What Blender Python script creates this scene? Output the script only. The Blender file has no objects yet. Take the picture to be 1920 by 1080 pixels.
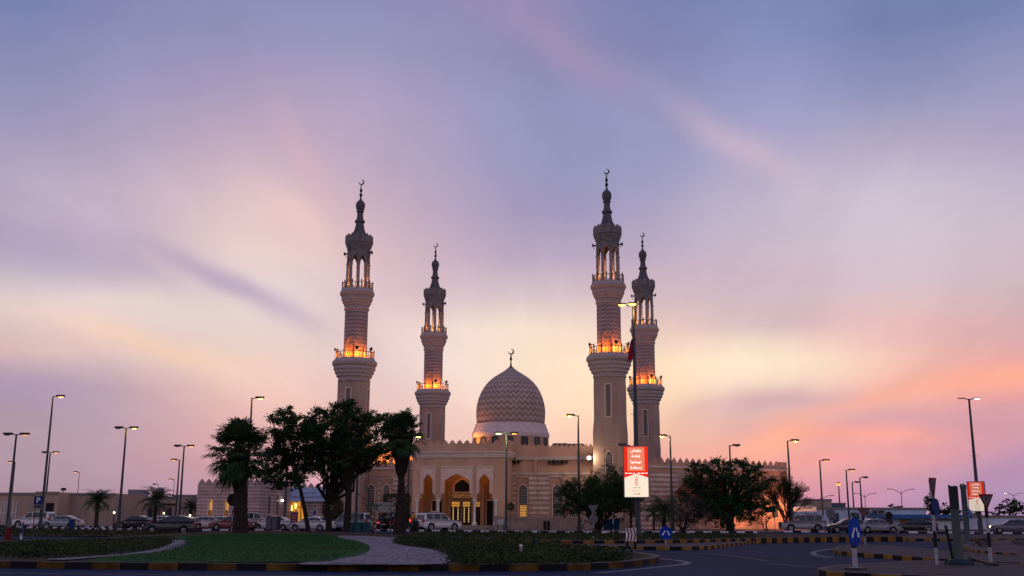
import bpy, math, random
import numpy as np
from mathutils import Vector, Matrix
from mathutils.geometry import tessellate_polygon
R = math.radians
PI = math.pi
sc = bpy.context.scene
col = sc.collection
random.seed(7)

# ---------------------------------------------------------------- camera
F = 1960.0
PITCH = math.atan(429.0 / F)
ROLL = 0.0040
CAMH = 1.5
fwd = Vector((0, math.cos(PITCH), math.sin(PITCH)))
up0 = Vector((0, -math.sin(PITCH), math.cos(PITCH)))
rt0 = Vector((1, 0, 0))
rt = rt0 * math.cos(ROLL) + up0 * math.sin(ROLL)
up = up0 * math.cos(ROLL) - rt0 * math.sin(ROLL)
cd = bpy.data.cameras.new('camera')
cam = bpy.data.objects.new('camera', cd)
col.objects.link(cam)
cd.sensor_width = 36
cd.lens = 36 * F / 1920
cd.clip_end = 6000
m3 = Matrix((rt, up, -fwd)).transposed()
cam.matrix_world = Matrix.Translation((0, 0, CAMH)) @ m3.to_4x4()
sc.camera = cam
sc.view_settings.view_transform = 'Standard'
sc.view_settings.look = 'None'
sc.view_settings.exposure = 0
sc.view_settings.gamma = 1
sc.render.resolution_x = 1024
sc.render.resolution_y = 576
sc.cycles.use_denoising = True
sc.cycles.sample_clamp_indirect = 4


def ray(px, py):
    return (fwd + rt * ((px - 960) / F) + up * ((540 - py) / F))


def G(px, py, z=0.0):                     # pixel -> point on the ground plane
    d = ray(px, py)
    t = (z - CAMH) / d.z
    return Vector((d.x * t, d.y * t, z))


def P(px, py, Y):                         # pixel -> point at distance Y
    d = ray(px, py)
    t = Y / d.y
    return Vector((d.x * t, Y, CAMH + d.z * t))


def at(px, Y, py=985):                    # foot of a thing seen at column px, distance Y
    p = P(px, py, Y)
    return Vector((p.x, p.y, 0))


def S(srgb, k=1.0):
    o = []
    for c in srgb[:3]:
        c = c / 255.0
        o.append(k * (c / 12.92 if c <= 0.04045 else ((c + 0.055) / 1.055) ** 2.4))
    return tuple(o)


# ---------------------------------------------------------------- sky
w = bpy.data.worlds.new('World')
sc.world = w
w.use_nodes = True
nt = w.node_tree
nt.nodes.clear()
N, Lk = nt.nodes, nt.links


def vcon(s, t):
    Lk.new(s, t)


def wm(op, a, b=None, c=None, clamp=False):
    n = N.new('ShaderNodeMath')
    n.operation = op
    n.use_clamp = clamp
    for i, v in enumerate((a, b, c)):
        if v is None:
            continue
        if isinstance(v, (int, float)):
            n.inputs[i].default_value = v
        else:
            Lk.new(v, n.inputs[i])
    return n.outputs[0]


SKX = [0, 240, 480, 720, 960, 1200, 1440, 1680, 1920]
SKY = {
    0: [(112,126,172),(132,133,178),(136,138,181),(138,137,181),(148,139,180),(122,130,176),(120,132,178),(110,127,173),(116,130,176)],
    90: [(132,136,178),(148,146,182),(153,148,185),(150,148,183),(142,138,178),(132,134,177),(132,140,182),(128,136,179),(140,144,182)],
    180: [(150,148,184),(160,152,188),(174,158,190),(170,156,190),(148,148,186),(144,145,186),(150,150,190),(150,152,190),(160,155,190)],
    270: [(162,154,186),(176,162,190),(198,172,192),(178,162,190),(152,150,186),(148,148,186),(168,162,196),(180,170,196),(172,162,192)],
    360: [(180,166,190),(196,176,194),(218,190,196),(192,168,190),(158,152,186),(160,156,190),(188,178,200),(204,192,208),(190,178,196)],
    450: [(174,162,186),(194,176,194),(236,206,200),(212,182,190),(176,158,188),(178,164,192),(202,186,202),(208,194,206),(202,184,196)],
    540: [(208,196,200),(208,188,196),(228,212,212),(216,188,196),(208,188,198),(210,184,194),(208,184,194),(212,188,196),(208,180,188)],
    620: [(222,190,184),(230,206,200),(232,210,204),(228,202,200),(248,226,210),(240,208,194),(212,184,188),(232,188,182),(212,172,178)],
    700: [(182,156,168),(204,174,180),(238,204,188),(226,200,200),(252,228,206),(255,226,190),(250,222,198),(244,194,178),(232,158,156)],
    780: [(178,153,164),(192,162,174),(232,184,176),(230,190,184),(250,216,196),(250,206,172),(216,174,176),(230,164,162),(208,152,166)],
    860: [(176,150,163),(190,156,168),(224,166,172),(228,178,180),(244,196,180),(238,176,164),(246,170,152),(224,160,164),(182,144,178)],
    940: [(168,141,157),(176,144,160),(196,150,172),(215,160,170),(230,175,170),(222,158,164),(216,144,160),(190,144,178),(172,142,178)],
    1010: [(150,128,158),(160,132,160),(180,138,160),(200,148,160),(215,160,160),(208,145,152),(200,134,150),(176,134,168),(160,132,168)],
}
ys = np.array(sorted(SKY))
grid = np.array([[S(c) for c in SKY[y]] for y in ys])        # rows, cols, 3


def cr(a, t):                                                # catmull-rom on axis 0
    n = len(a)
    i = int(min(max(math.floor(t), 0), n - 2))
    f = min(max(t - i, 0), 1)
    p0, p1, p2, p3 = a[max(i - 1, 0)], a[i], a[i + 1], a[min(i + 2, n - 1)]
    return p1 + 0.5 * f * (p2 - p0 + f * (2 * p0 - 5 * p1 + 4 * p2 - p3 + f * (3 * (p1 - p2) + p3 - p0)))


def sky_px(px, py):
    ty = float(np.interp(py, ys, np.arange(len(ys))))
    tx = px / 240.0
    rows = [cr(grid[r], tx) for r in range(len(ys))]
    return np.clip(cr(np.array(rows), ty), 0.001, 1.2)


def lerp(a, b, t):
    return a * (1 - t) + b * t


BK = {'h': np.array((0.86, 0.60, 0.60)), 'm': np.array((0.62, 0.52, 0.66)), 'z': np.array(S((104, 118, 172)))}
BKGAIN = 0.8


def sky_dir(az, el):
    a, e = R(az), R(el)
    d = Vector((math.sin(a) * math.cos(e), math.cos(a) * math.cos(e), math.sin(e)))
    back = lerp(BK['h'], BK['m'], min(el / 18, 1)) if el < 18 else lerp(BK['m'], BK['z'], min((el - 18) / 50, 1))
    back = back * BKGAIN
    azc = max(min(az, 27), -27)
    elc = min(el, 28)
    ac, ec = R(azc), R(elc)
    dc = Vector((math.sin(ac) * math.cos(ec), math.cos(ac) * math.cos(ec), math.sin(ec)))
    z = dc.dot(fwd)
    px = 960 + F * dc.dot(rt) / z
    py = 540 - F * dc.dot(up) / z
    front = sky_px(min(max(px, 0), 1920), min(max(py, 0), 1010))
    k = min(max((abs(az) - 30) / 80, 0), 1)
    c = lerp(front, back, k * k * (3 - 2 * k))
    kz = min(max((el - 28) / 45, 0), 1)
    return lerp(c, BK['z'], kz)


tc = N.new('ShaderNodeTexCoord')
sep = N.new('ShaderNodeSeparateXYZ')
vcon(tc.outputs['Generated'], sep.inputs[0])
X, Yy, Z = sep.outputs
az = wm('MULTIPLY', wm('ARCTAN2', X, Yy), 180 / PI)
el = wm('MULTIPLY', wm('ARCSINE', Z), 180 / PI)
azf = wm('MULTIPLY_ADD', az, 1 / 360.0, 0.5)
# gentle wind-drawn wobble so that bands are not perfectly smooth
els = [0, 1.5, 3, 4.7, 6.4, 8.2, 10, 12, 14, 16.5, 19, 22, 25, 28, 45, 89]
azs = [-180, -120, -80, -50, -33] + list(range(-27, 28, 3)) + [33, 50, 80, 120, 180]
prev = None
for i, e in enumerate(els):
    rp = N.new('ShaderNodeValToRGB')
    cr_ = rp.color_ramp
    cr_.interpolation = 'LINEAR'
    for k, a in enumerate(azs):
        pos = a / 360 + 0.5
        if k == 0:
            st = cr_.elements[0]
            st.position = 0
        elif k == len(azs) - 1:
            st = cr_.elements[-1]
            st.position = 1
        else:
            st = cr_.elements.new(pos)
        c = sky_dir(a, e)
        st.color = (c[0], c[1], c[2], 1)
    rp_in = rp
    vcon(azf, rp.inputs[0])
    if prev is None:
        prev = rp.outputs[0]
    else:
        f = wm('DIVIDE', wm('SUBTRACT', el, els[i - 1]), els[i] - els[i - 1], clamp=True)
        mx = N.new('ShaderNodeMix')
        mx.data_type = 'RGBA'
        vcon(f, mx.inputs[0])
        vcon(prev, mx.inputs[6])
        vcon(rp.outputs[0], mx.inputs[7])
        prev = mx.outputs[2]
# vector (az, el) for cloud streaks
cmb = N.new('ShaderNodeCombineXYZ')
vcon(az, cmb.inputs[0])
vcon(el, cmb.inputs[1])
nz = N.new('ShaderNodeTexNoise')
nz.inputs['Scale'].default_value = 0.11
nz.inputs['Detail'].default_value = 3
vcon(cmb.outputs[0], nz.inputs['Vector'])
off = N.new('ShaderNodeVectorMath')
off.operation = 'MULTIPLY_ADD'
vcon(nz.outputs['Color'], off.inputs[0])
off.inputs[1].default_value = (3.0, 2.2, 0)
vcon(cmb.outputs[0], off.inputs[2])
warped = off.outputs[0]


def azel(px, py):
    d = ray(px, py).normalized()
    return math.degrees(math.atan2(d.x, d.y)), math.degrees(math.asin(d.z))


STREAK = [  # x0,y0,x1,y1,half width px, colour, alpha
    (920, -20, 1215, 195, 40, (172, 148, 178), .5),
    (1240, 175, 1580, 375, 32, (212, 184, 198), .5),
    (190, 415, 600, 620, 20, (178, 156, 188), .6),
    (-150, 430, 300, 505, 42, (168, 152, 184), .6),
    (120, 440, 330, 540, 16, (184, 164, 188), .5),
    (-50, 560, 560, 590, 26, (232, 214, 206), .6),
    (40, 590, 500, 700, 22, (248, 208, 178), .65),
    (-200, 680, 230, 745, 34, (168, 146, 178), .65),
    (1240, 700, 1620, 668, 46, (255, 232, 204), .75),
    (1560, 640, 2000, 600, 26, (226, 178, 178), .5),
    (1640, 722, 2150, 676, 24, (255, 174, 150), .95),
    (1440, 795, 1780, 705, 16, (253, 178, 152), .85),
    (1260, 770, 1640, 742, 24, (206, 164, 174), .75),
    (1370, 850, 1560, 800, 26, (255, 178, 146), .85),
    (1480, 822, 1800, 806, 15, (250, 166, 150), .8),
    (1520, 785, 2000, 755, 16, (214, 160, 170), .7),
    (1380, 885, 1700, 848, 15, (240, 158, 156), .55),
    (-100, 330, 260, 500, 24, (190, 170, 190), .35),
    (60, 350, 420, 520, 22, (206, 186, 200), .3),
    (330, 480, 620, 630, 14, (178, 156, 188), .45),
    (520, 190, 640, 420, 30, (220, 180, 192), .5),
    (-60, 640, 330, 655, 18, (222, 192, 182), .5),
    (1500, 900, 2000, 790, 20, (228, 160, 164), .5),
    (470, 330, 620, 470, 40, (240, 204, 196), .45),
    (900, 620, 1150, 740, 60, (255, 226, 200), .4),
    (1220, 560, 1700, 470, 30, (204, 178, 190), .4),
]
for (x0, y0, x1, y1, hw, c, al) in STREAK:
    a0, e0 = azel(x0, y0)
    a1, e1 = azel(x1, y1)
    L = math.hypot(a1 - a0, e1 - e0) / 2 * 1.15
    ang = math.atan2(e1 - e0, a1 - a0)
    sb = N.new('ShaderNodeVectorMath')
    sb.operation = 'SUBTRACT'
    vcon(warped, sb.inputs[0])
    sb.inputs[1].default_value = ((a0 + a1) / 2 + 1.5, (e0 + e1) / 2 + 1.1, 0)
    ca, sa = math.cos(ang), math.sin(ang)
    d1 = N.new('ShaderNodeVectorMath')
    d1.operation = 'DOT_PRODUCT'
    vcon(sb.outputs[0], d1.inputs[0])
    d1.inputs[1].default_value = (ca / L, sa / L, 0)
    wd = hw / F * 180 / PI * 1.45
    d2 = N.new('ShaderNodeVectorMath')
    d2.operation = 'DOT_PRODUCT'
    vcon(sb.outputs[0], d2.inputs[0])
    d2.inputs[1].default_value = (-sa / wd, ca / wd, 0)
    q = wm('ADD', wm('POWER', wm('ABSOLUTE', d1.outputs['Value']), 2.0), wm('POWER', wm('ABSOLUTE', d2.outputs['Value']), 2.0))
    g = wm('MULTIPLY', wm('EXPONENT', wm('MULTIPLY', q, -2.0)), al)
    mx = N.new('ShaderNodeMix')
    mx.data_type = 'RGBA'
    vcon(g, mx.inputs[0])
    vcon(prev, mx.inputs[6])
    mx.inputs[7].default_value = (*S(c), 1)
    prev = mx.outputs[2]
# fine drawn-out cirrus on a cloud plane
den = wm('ADD', wm('MAXIMUM', Z, 0.0), 0.16)
cp = N.new('ShaderNodeCombineXYZ')
vcon(wm('DIVIDE', X, den), cp.inputs[0])
vcon(wm('DIVIDE', Yy, den), cp.inputs[1])
mp = N.new('ShaderNodeMapping')
mp.inputs['Rotation'].default_value = (0, 0, R(-22))
mp.inputs['Scale'].default_value = (2.6, 0.42, 1)
vcon(cp.outputs[0], mp.inputs[0])
n2 = N.new('ShaderNodeTexNoise')
n2.inputs['Scale'].default_value = 1.3
n2.inputs['Detail'].default_value = 5
n2.inputs['Roughness'].default_value = 0.5
n2.inputs['Distortion'].default_value = 0.5
vcon(mp.outputs[0], n2.inputs['Vector'])
ga = wm('MULTIPLY_ADD', n2.outputs['Fac'], 0.20, 0.93)
# streaks fanning up from the bright patch low behind the mosque
fdx, fdy = wm('SUBTRACT', az, 4.0), wm('ADD', el, 5.0)
fan = wm('ARCTAN2', fdx, fdy)
frr = wm('SQRT', wm('ADD', wm('MULTIPLY', fdx, fdx), wm('MULTIPLY', fdy, fdy)))
fc = N.new('ShaderNodeCombineXYZ')
vcon(wm('MULTIPLY', fan, 2.8), fc.inputs[0])
vcon(wm('MULTIPLY', frr, 0.07), fc.inputs[1])
n3 = N.new('ShaderNodeTexNoise')
n3.inputs['Scale'].default_value = 1.5
n3.inputs['Detail'].default_value = 4
n3.inputs['Roughness'].default_value = 0.55
n3.inputs['Distortion'].default_value = 0.35
vcon(fc.outputs[0], n3.inputs['Vector'])
fade = wm('MULTIPLY', wm('SUBTRACT', frr, 4.0), 0.1, clamp=True)
ga = wm('MULTIPLY', ga, wm('MULTIPLY_ADD', wm('MULTIPLY', wm('SUBTRACT', n3.outputs['Fac'], 0.5), fade), 0.24, 1.0))
mul = N.new('ShaderNodeVectorMath')
mul.operation = 'SCALE'
vcon(prev, mul.inputs[0])
vcon(ga, mul.inputs['Scale'])
# below the horizon
gm = N.new('ShaderNodeMix')
gm.data_type = 'RGBA'
vcon(wm('MULTIPLY', el, -0.5, clamp=True), gm.inputs[0])
vcon(mul.outputs[0], gm.inputs[6])
gm.inputs[7].default_value = (0.05, 0.045, 0.055, 1)
bg = N.new('ShaderNodeBackground')
bg.inputs[1].default_value = 1.0
vcon(gm.outputs[2], bg.inputs[0])
wo = N.new('ShaderNodeOutputWorld')
vcon(bg.outputs[0], wo.inputs[0])
w.cycles.sampling_method = 'MANUAL'
w.cycles.sample_map_resolution = 512

sl = bpy.data.lights.new('sun', 'SUN')
sl.energy = 0.12
sl.angle = R(12)
sl.color = (1, 0.55, 0.35)
so = bpy.data.objects.new('sun', sl)
col.objects.link(so)
sdir = Vector((math.sin(R(8)), math.cos(R(8)), math.tan(R(4))))
so.rotation_euler = sdir.to_track_quat('Z', 'Y').to_euler()

# ---------------------------------------------------------------- helpers


class MB:
    def __init__(s):
        s.v, s.f, s.m, s.uv = [], [], [], []
        s.mi = 0

    def face(s, idx, uv=None):
        s.f.append(tuple(idx))
        s.m.append(s.mi)
        s.uv.append(uv)

    def quad(s, a, b, c, d, uv=None):
        i = len(s.v)
        s.v += [tuple(a), tuple(b), tuple(c), tuple(d)]
        s.face((i, i + 1, i + 2, i + 3), uv)
        return s

    def tri(s, a, b, c):
        i = len(s.v)
        s.v += [tuple(a), tuple(b), tuple(c)]
        s.face((i, i + 1, i + 2))

    def box(s, x0, x1, y0, y1, z0, z1):
        i = len(s.v)
        for z in (z0, z1):
            s.v += [(x0, y0, z), (x1, y0, z), (x1, y1, z), (x0, y1, z)]
        for q in ((3, 2, 1, 0), (4, 5, 6, 7), (0, 1, 5, 4), (1, 2, 6, 5), (2, 3, 7, 6), (3, 0, 4, 7)):
            s.face([i + k for k in q])
        return s

    def tube(s, pts, rad, n=8, cap=True):
        pts = [Vector(p) for p in pts]
        if isinstance(rad, (int, float)):
            rad = [rad] * len(pts)
        base = len(s.v)
        ref = None
        for k, p in enumerate(pts):
            t = (pts[min(k + 1, len(pts) - 1)] - pts[max(k - 1, 0)]).normalized()
            if ref is None:
                ref = t.orthogonal().normalized()
            ref = (ref - t * ref.dot(t))
            if ref.length < 1e-5:
                ref = t.orthogonal()
            ref.normalize()
            b = t.cross(ref)
            for j in range(n):
                a = 2 * PI * j / n
                s.v.append(tuple(p + (ref * math.cos(a) + b * math.sin(a)) * rad[k]))
        for k in range(len(pts) - 1):
            for j in range(n):
                a, b_ = base + k * n + j, base + k * n + (j + 1) % n
                s.face((a, b_, b_ + n, a + n))
        if cap:
            s.face([base + j for j in range(n)][::-1])
            s.face([base + (len(pts) - 1) * n + j for j in range(n)])
        return s

    def lathe(s, prof, n=32, c=(0, 0), ph=0.0, cap=True, flute=None):
        """prof: list of (r, z)"""
        base = len(s.v)
        L = [0]
        for k in range(1, len(prof)):
            L.append(L[-1] + math.hypot(prof[k][0] - prof[k - 1][0], prof[k][1] - prof[k - 1][1]))
        for k, (r, z) in enumerate(prof):
            for j in range(n):
                a = ph + 2 * PI * j / n
                rr = r
                if flute and flute[0] <= z <= flute[1] and j % 2:
                    rr = r - flute[2]
                s.v.append((c[0] + rr * math.cos(a), c[1] + rr * math.sin(a), z))
        for k in range(len(prof) - 1):
            for j in range(n):
                a, b = base + k * n + j, base + k * n + (j + 1) % n
                s.face((a, b, b + n, a + n), ((j / n, L[k]), ((j + 1) / n, L[k]), ((j + 1) / n, L[k + 1]), (j / n, L[k + 1])))
        if cap:
            s.face([base + j for j in range(n)][::-1])
            s.face([base + (len(prof) - 1) * n + j for j in range(n)])
        return s

    def poly(s, outer, y0, y1, holes=(), f=None, tol=None):
        """outline in (x, z) extruded from y0 to y1; f maps points afterwards"""
        loops = [list(outer)] + [list(h) for h in holes]
        tri = tessellate_polygon([[Vector((x, z, 0)) for x, z in lp] for lp in loops])
        flat = [p for lp in loops for p in lp]
        b0 = len(s.v)
        s.v += [(x, y0, z) for x, z in flat]
        b1 = len(s.v)
        s.v += [(x, y1, z) for x, z in flat]
        for t in tri:
            a, b, c = (flat[k] for k in t)
            ar = (b[0] - a[0]) * (c[1] - a[1]) - (b[1] - a[1]) * (c[0] - a[0])
            if abs(ar) < 1e-9:
                continue
            if ar < 0:
                t = (t[0], t[2], t[1])
            s.face([b0 + k for k in t])
            s.face([b1 + k for k in t][::-1])
        o = 0
        for li, lp in enumerate(loops):
            n = len(lp)
            area = sum(lp[k][0] * lp[(k + 1) % n][1] - lp[(k + 1) % n][0] * lp[k][1] for k in range(n))
            fl = (area < 0) ^ (li > 0)
            for k in range(n):
                a, b = o + k, o + (k + 1) % n
                q = (b0 + a, b1 + a, b1 + b, b0 + b)
                s.face(q if fl else q[::-1])
            o += n
        return s

    def build(s, name, mats, parent=None, smooth=False, bevel=0, xf=None):
        me = bpy.data.meshes.new(name)
        vs = s.v
        if xf is not None:
            vs = [tuple(xf @ Vector(v)) for v in vs]
        me.from_pydata(vs, [], s.f)
        if not isinstance(mats, (list, tuple)):
            mats = [mats]
        for m_ in mats:
            me.materials.append(m_)
        if len(mats) > 1:
            me.polygons.foreach_set('material_index', s.m)
        if any(u is not None for u in s.uv):
            ul = me.uv_layers.new(name='UVMap')
            li = 0
            for u, f_ in zip(s.uv, s.f):
                for k in range(len(f_)):
                    if u:
                        ul.data[li].uv = u[k]
                    li += 1
        if smooth:
            me.polygons.foreach_set('use_smooth', [True] * len(me.polygons))
        me.update()
        o = bpy.data.objects.new(name, me)
        col.objects.link(o)
        if parent:
            o.parent = parent
        if smooth is True and len(me.polygons) < 30000:
            me.set_sharp_from_angle(angle=R(40))
        if bevel:
            bm_ = o.modifiers.new('b', 'BEVEL')
            bm_.width = bevel
            bm_.segments = 2
            bm_.limit_method = 'ANGLE'
            bm_.angle_limit = R(30)
        return o


def tag(o, label=None, cat=None, group=None, kind=None):
    if label:
        o['label'] = label
    if cat:
        o['category'] = cat
    if group:
        o['group'] = group
    if kind:
        o['kind'] = kind
    return o


def thing(name, label, cat, loc=(0, 0, 0), rz=0, group=None):
    o = bpy.data.objects.new(name, None)
    col.objects.link(o)
    o.location = loc
    o.rotation_euler = (0, 0, rz)
    return tag(o, label, cat, group)


def copy_tree(o, parent=None, kids=None):
    kids = kids if kids is not None else {}
    c = o.copy()
    col.objects.link(c)
    if parent:
        c.parent = parent
    for ch in list(o.children):
        copy_tree(ch, c)
    return c


def light(kind_, loc, energy, color, parent=None, size=0.1, name='lamp_light', rot=None, spot=None):
    l = bpy.data.lights.new(name, kind_)
    l.energy = energy
    l.color = color
    if kind_ in ('POINT', 'SPOT'):
        l.shadow_soft_size = size
    if spot:
        l.spot_size = spot
        l.spot_blend = 0.6
    o = bpy.data.objects.new(name, l)
    col.objects.link(o)
    o.location = loc
    if rot:
        o.rotation_euler = rot
    if parent:
        o.parent = parent
    return o


# ---------------------------------------------------------------- materials
MATS = {}


def mat(name, color=(0.5, 0.5, 0.5), rough=0.8, metal=0, emit=None, es=0, noise=0.0, nscale=5.0, bump=0.0, bscale=30.0, coat=0, streak=0, trans=0):
    if name in MATS:
        return MATS[name]
    m = bpy.data.materials.new(name)
    m.use_nodes = True
    t = m.node_tree
    b = t.nodes['Principled BSDF']
    b.inputs['Base Color'].default_value = (*color[:3], 1)
    b.inputs['Roughness'].default_value = rough
    b.inputs['Specular IOR Level'].default_value = 0.5 if rough < 0.45 else 0.12
    b.inputs['Metallic'].default_value = metal
    if coat:
        b.inputs['Coat Weight'].default_value = coat
    if emit:
        b.inputs['Emission Color'].default_value = (*emit, 1)
        b.inputs['Emission Strength'].default_value = es
    tco = t.nodes.new('ShaderNodeTexCoord')
    if noise:
        n = t.nodes.new('ShaderNodeTexNoise')
        n.inputs['Scale'].default_value = nscale
        n.inputs['Detail'].default_value = 6
        mpn = t.nodes.new('ShaderNodeMapping')
        if streak:
            mpn.inputs['Scale'].default_value = (1, 1, 1.0 / streak)
        t.links.new(tco.outputs['Object'], mpn.inputs[0])
        t.links.new(mpn.outputs[0], n.inputs['Vector'])
        mr = t.nodes.new('ShaderNodeMapRange')
        mr.inputs[1].default_value = 0.3
        mr.inputs[2].default_value = 0.7
        mr.inputs[3].default_value = 1 - noise
        mr.inputs[4].default_value = 1 + noise
        t.links.new(n.outputs['Fac'], mr.inputs[0])
        sc_ = t.nodes.new('ShaderNodeVectorMath')
        sc_.operation = 'SCALE'
        sc_.inputs[0].default_value = color[:3]
        t.links.new(mr.outputs[0], sc_.inputs['Scale'])
        t.links.new(sc_.outputs[0], b.inputs['Base Color'])
    if bump:
        n = t.nodes.new('ShaderNodeTexNoise')
        n.inputs['Scale'].default_value = bscale
        n.inputs['Detail'].default_value = 4
        t.links.new(tco.outputs['Object'], n.inputs['Vector'])
        bp = t.nodes.new('ShaderNodeBump')
        bp.inputs['Strength'].default_value = bump
        bp.inputs['Distance'].default_value = 0.05
        t.links.new(n.outputs['Fac'], bp.inputs['Height'])
        t.links.new(bp.outputs[0], b.inputs['Normal'])
    MATS[name] = m
    return m


def mat_fn(name, build, rough=0.85):
    """material whose base colour comes from build(nodetree, texcoord) -> socket"""
    if name in MATS:
        return MATS[name]
    m = bpy.data.materials.new(name)
    m.use_nodes = True
    t = m.node_tree
    b = t.nodes['Principled BSDF']
    b.inputs['Roughness'].default_value = rough
    b.inputs['Specular IOR Level'].default_value = 0.08
    tco = t.nodes.new('ShaderNodeTexCoord')
    t.links.new(build(t, tco), b.inputs['Base Color'])
    MATS[name] = m
    return m


def tm(t, op, a, b=None, clamp=False):
    n = t.nodes.new('ShaderNodeMath')
    n.operation = op
    n.use_clamp = clamp
    for i, v in enumerate((a, b)):
        if v is None:
            continue
        if isinstance(v, (int, float)):
            n.inputs[i].default_value = v
        else:
            t.links.new(v, n.inputs[i])
    return n.outputs[0]


def tmix(t, f, c1, c2):
    n = t.nodes.new('ShaderNodeMix')
    n.data_type = 'RGBA'
    if isinstance(f, (int, float)):
        n.inputs[0].default_value = f
    else:
        t.links.new(f, n.inputs[0])
    for i, c in ((6, c1), (7, c2)):
        if isinstance(c, tuple):
            n.inputs[i].default_value = (*c[:3], 1)
        else:
            t.links.new(c, n.inputs[i])
    return n.outputs[2]


def grime(t, tco, c, amt=0.25, scale=0.5):
    n = t.nodes.new('ShaderNodeTexNoise')
    n.inputs['Scale'].default_value = scale
    n.inputs['Detail'].default_value = 7
    n.inputs['Roughness'].default_value = 0.65
    t.links.new(tco.outputs['Object'], n.inputs['Vector'])
    mr = t.nodes.new('ShaderNodeMapRange')
    mr.inputs[1].default_value = 0.3
    mr.inputs[2].default_value = 0.7
    mr.inputs[3].default_value = 1 - amt
    mr.inputs[4].default_value = 1 + amt
    t.links.new(n.outputs['Fac'], mr.inputs[0])
    s_ = t.nodes.new('ShaderNodeVectorMath')
    s_.operation = 'SCALE'
    if isinstance(c, tuple):
        s_.inputs[0].default_value = c[:3]
    else:
        t.links.new(c, s_.inputs[0])
    t.links.new(mr.outputs[0], s_.inputs['Scale'])
    return s_.outputs[0]


def zigzag(name, nrep, period, amp, duty, c1, c2):
    def f(t, tco):
        sp = t.nodes.new('ShaderNodeSeparateXYZ')
        t.links.new(tco.outputs['UV'], sp.inputs[0])
        tri = tm(t, 'ABSOLUTE', tm(t, 'SUBTRACT', tm(t, 'FRACT', tm(t, 'MULTIPLY', sp.outputs[0], nrep)), 0.5))
        v = tm(t, 'FRACT', tm(t, 'DIVIDE', tm(t, 'ADD', sp.outputs[1], tm(t, 'MULTIPLY', tri, amp * 2)), period))
        return grime(t, tco, tmix(t, tm(t, 'LESS_THAN', v, duty), c1, c2), 0.14, 0.6)
    return mat_fn(name, f)


def banded(name, period, duty, c1, c2, amt=0.2):
    def f(t, tco):
        sp = t.nodes.new('ShaderNodeSeparateXYZ')
        t.links.new(tco.outputs['Object'], sp.inputs[0])
        zz = tm(t, 'DIVIDE', sp.outputs[2], period)
        v = tm(t, 'FRACT', zz)
        row = tm(t, 'FLOOR', zz)
        # block joints
        br = t.nodes.new('ShaderNodeTexWhiteNoise')
        br.noise_dimensions = '2D'
        cb = t.nodes.new('ShaderNodeCombineXYZ')
        t.links.new(tm(t, 'FLOOR', tm(t, 'ADD', tm(t, 'MULTIPLY', tm(t, 'ADD', sp.outputs[0], sp.outputs[1]), 1.3), tm(t, 'MULTIPLY', row, 0.5))), cb.inputs[0])
        t.links.new(row, cb.inputs[1])
        t.links.new(cb.outputs[0], br.inputs['Vector'])
        c = tmix(t, tm(t, 'LESS_THAN', v, duty), c1, c2)
        s_ = t.nodes.new('ShaderNodeVectorMath')
        s_.operation = 'SCALE'
        t.links.new(c, s_.inputs[0])
        t.links.new(tm(t, 'ADD', tm(t, 'MULTIPLY', br.outputs['Value'], 0.25), 0.87), s_.inputs['Scale'])
        return grime(t, tco, s_.outputs[0], amt, 0.4)
    return mat_fn(name, f)


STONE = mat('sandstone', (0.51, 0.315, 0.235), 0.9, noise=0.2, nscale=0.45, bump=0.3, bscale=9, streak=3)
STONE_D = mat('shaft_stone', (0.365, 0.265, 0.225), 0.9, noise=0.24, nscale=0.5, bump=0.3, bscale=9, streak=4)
CREAM = mat('cream_plaster', (0.66, 0.49, 0.45), 0.85, noise=0.1, nscale=2)
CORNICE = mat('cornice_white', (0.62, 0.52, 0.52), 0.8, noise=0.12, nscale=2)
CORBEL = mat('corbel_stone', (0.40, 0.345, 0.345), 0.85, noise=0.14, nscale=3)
SPIRE = mat('lead_grey', (0.105, 0.104, 0.122), 0.8, noise=0.25, nscale=1.5, streak=4)
CROWN = mat('crown_stone', (0.20, 0.185, 0.20), 0.85, noise=0.25, nscale=2)
BRONZE = mat('dark_bronze', (0.03, 0.026, 0.03), 0.45, metal=0.6)
BAND = banded('striped_stone', 0.62, 0.5, (0.37, 0.235, 0.19), (0.56, 0.45, 0.42))
BAND2 = banded('thin_striped_stone', 0.42, 0.3, (0.34, 0.245, 0.25), (0.50, 0.41, 0.42))
ZIG = zigzag('zigzag_tile', 20, 0.52, 0.27, 0.27, (0.24, 0.175, 0.18), (0.50, 0.42, 0.43))
ZIGD = zigzag('zigzag_dome_tile', 36, 0.84, 0.50, 0.32, (0.29, 0.22, 0.20), (0.52, 0.43, 0.395))
GLASS = mat('dark_glass', (0.012, 0.014, 0.02), 0.15)
WINGL = mat('window_glass', (0.03, 0.035, 0.05), 0.25)
LATT = mat('window_lattice', (0.30, 0.26, 0.24), 0.7)
WARM = mat('warm_window', (0.3, 0.15, 0.03), 0.6, emit=(1, 0.46, 0.08), es=0.6, noise=0.45, nscale=3)
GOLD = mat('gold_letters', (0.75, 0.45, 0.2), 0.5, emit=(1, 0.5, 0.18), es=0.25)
WOOD = mat('dark_wood', (0.035, 0.018, 0.014), 0.5, noise=0.2, nscale=3)
METAL = mat('galvanised_pole', (0.065, 0.075, 0.09), 0.55, metal=0.3, noise=0.2, nscale=2, streak=4)
DMETAL = mat('dark_lamp_housing', (0.035, 0.035, 0.042), 0.5)
SODIUM = mat('sodium_lens', (0.9, 0.5, 0.2), 0.4, emit=(1, 0.37, 0.045), es=2.1)
SODIUM_DIM = mat('sodium_lens_dim', (0.9, 0.5, 0.2), 0.4, emit=(1, 0.38, 0.07), es=1.0)
LEDW = mat('white_lens', (0.9, 0.9, 0.9), 0.4, emit=(1, 0.93, 0.72), es=10)
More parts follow.
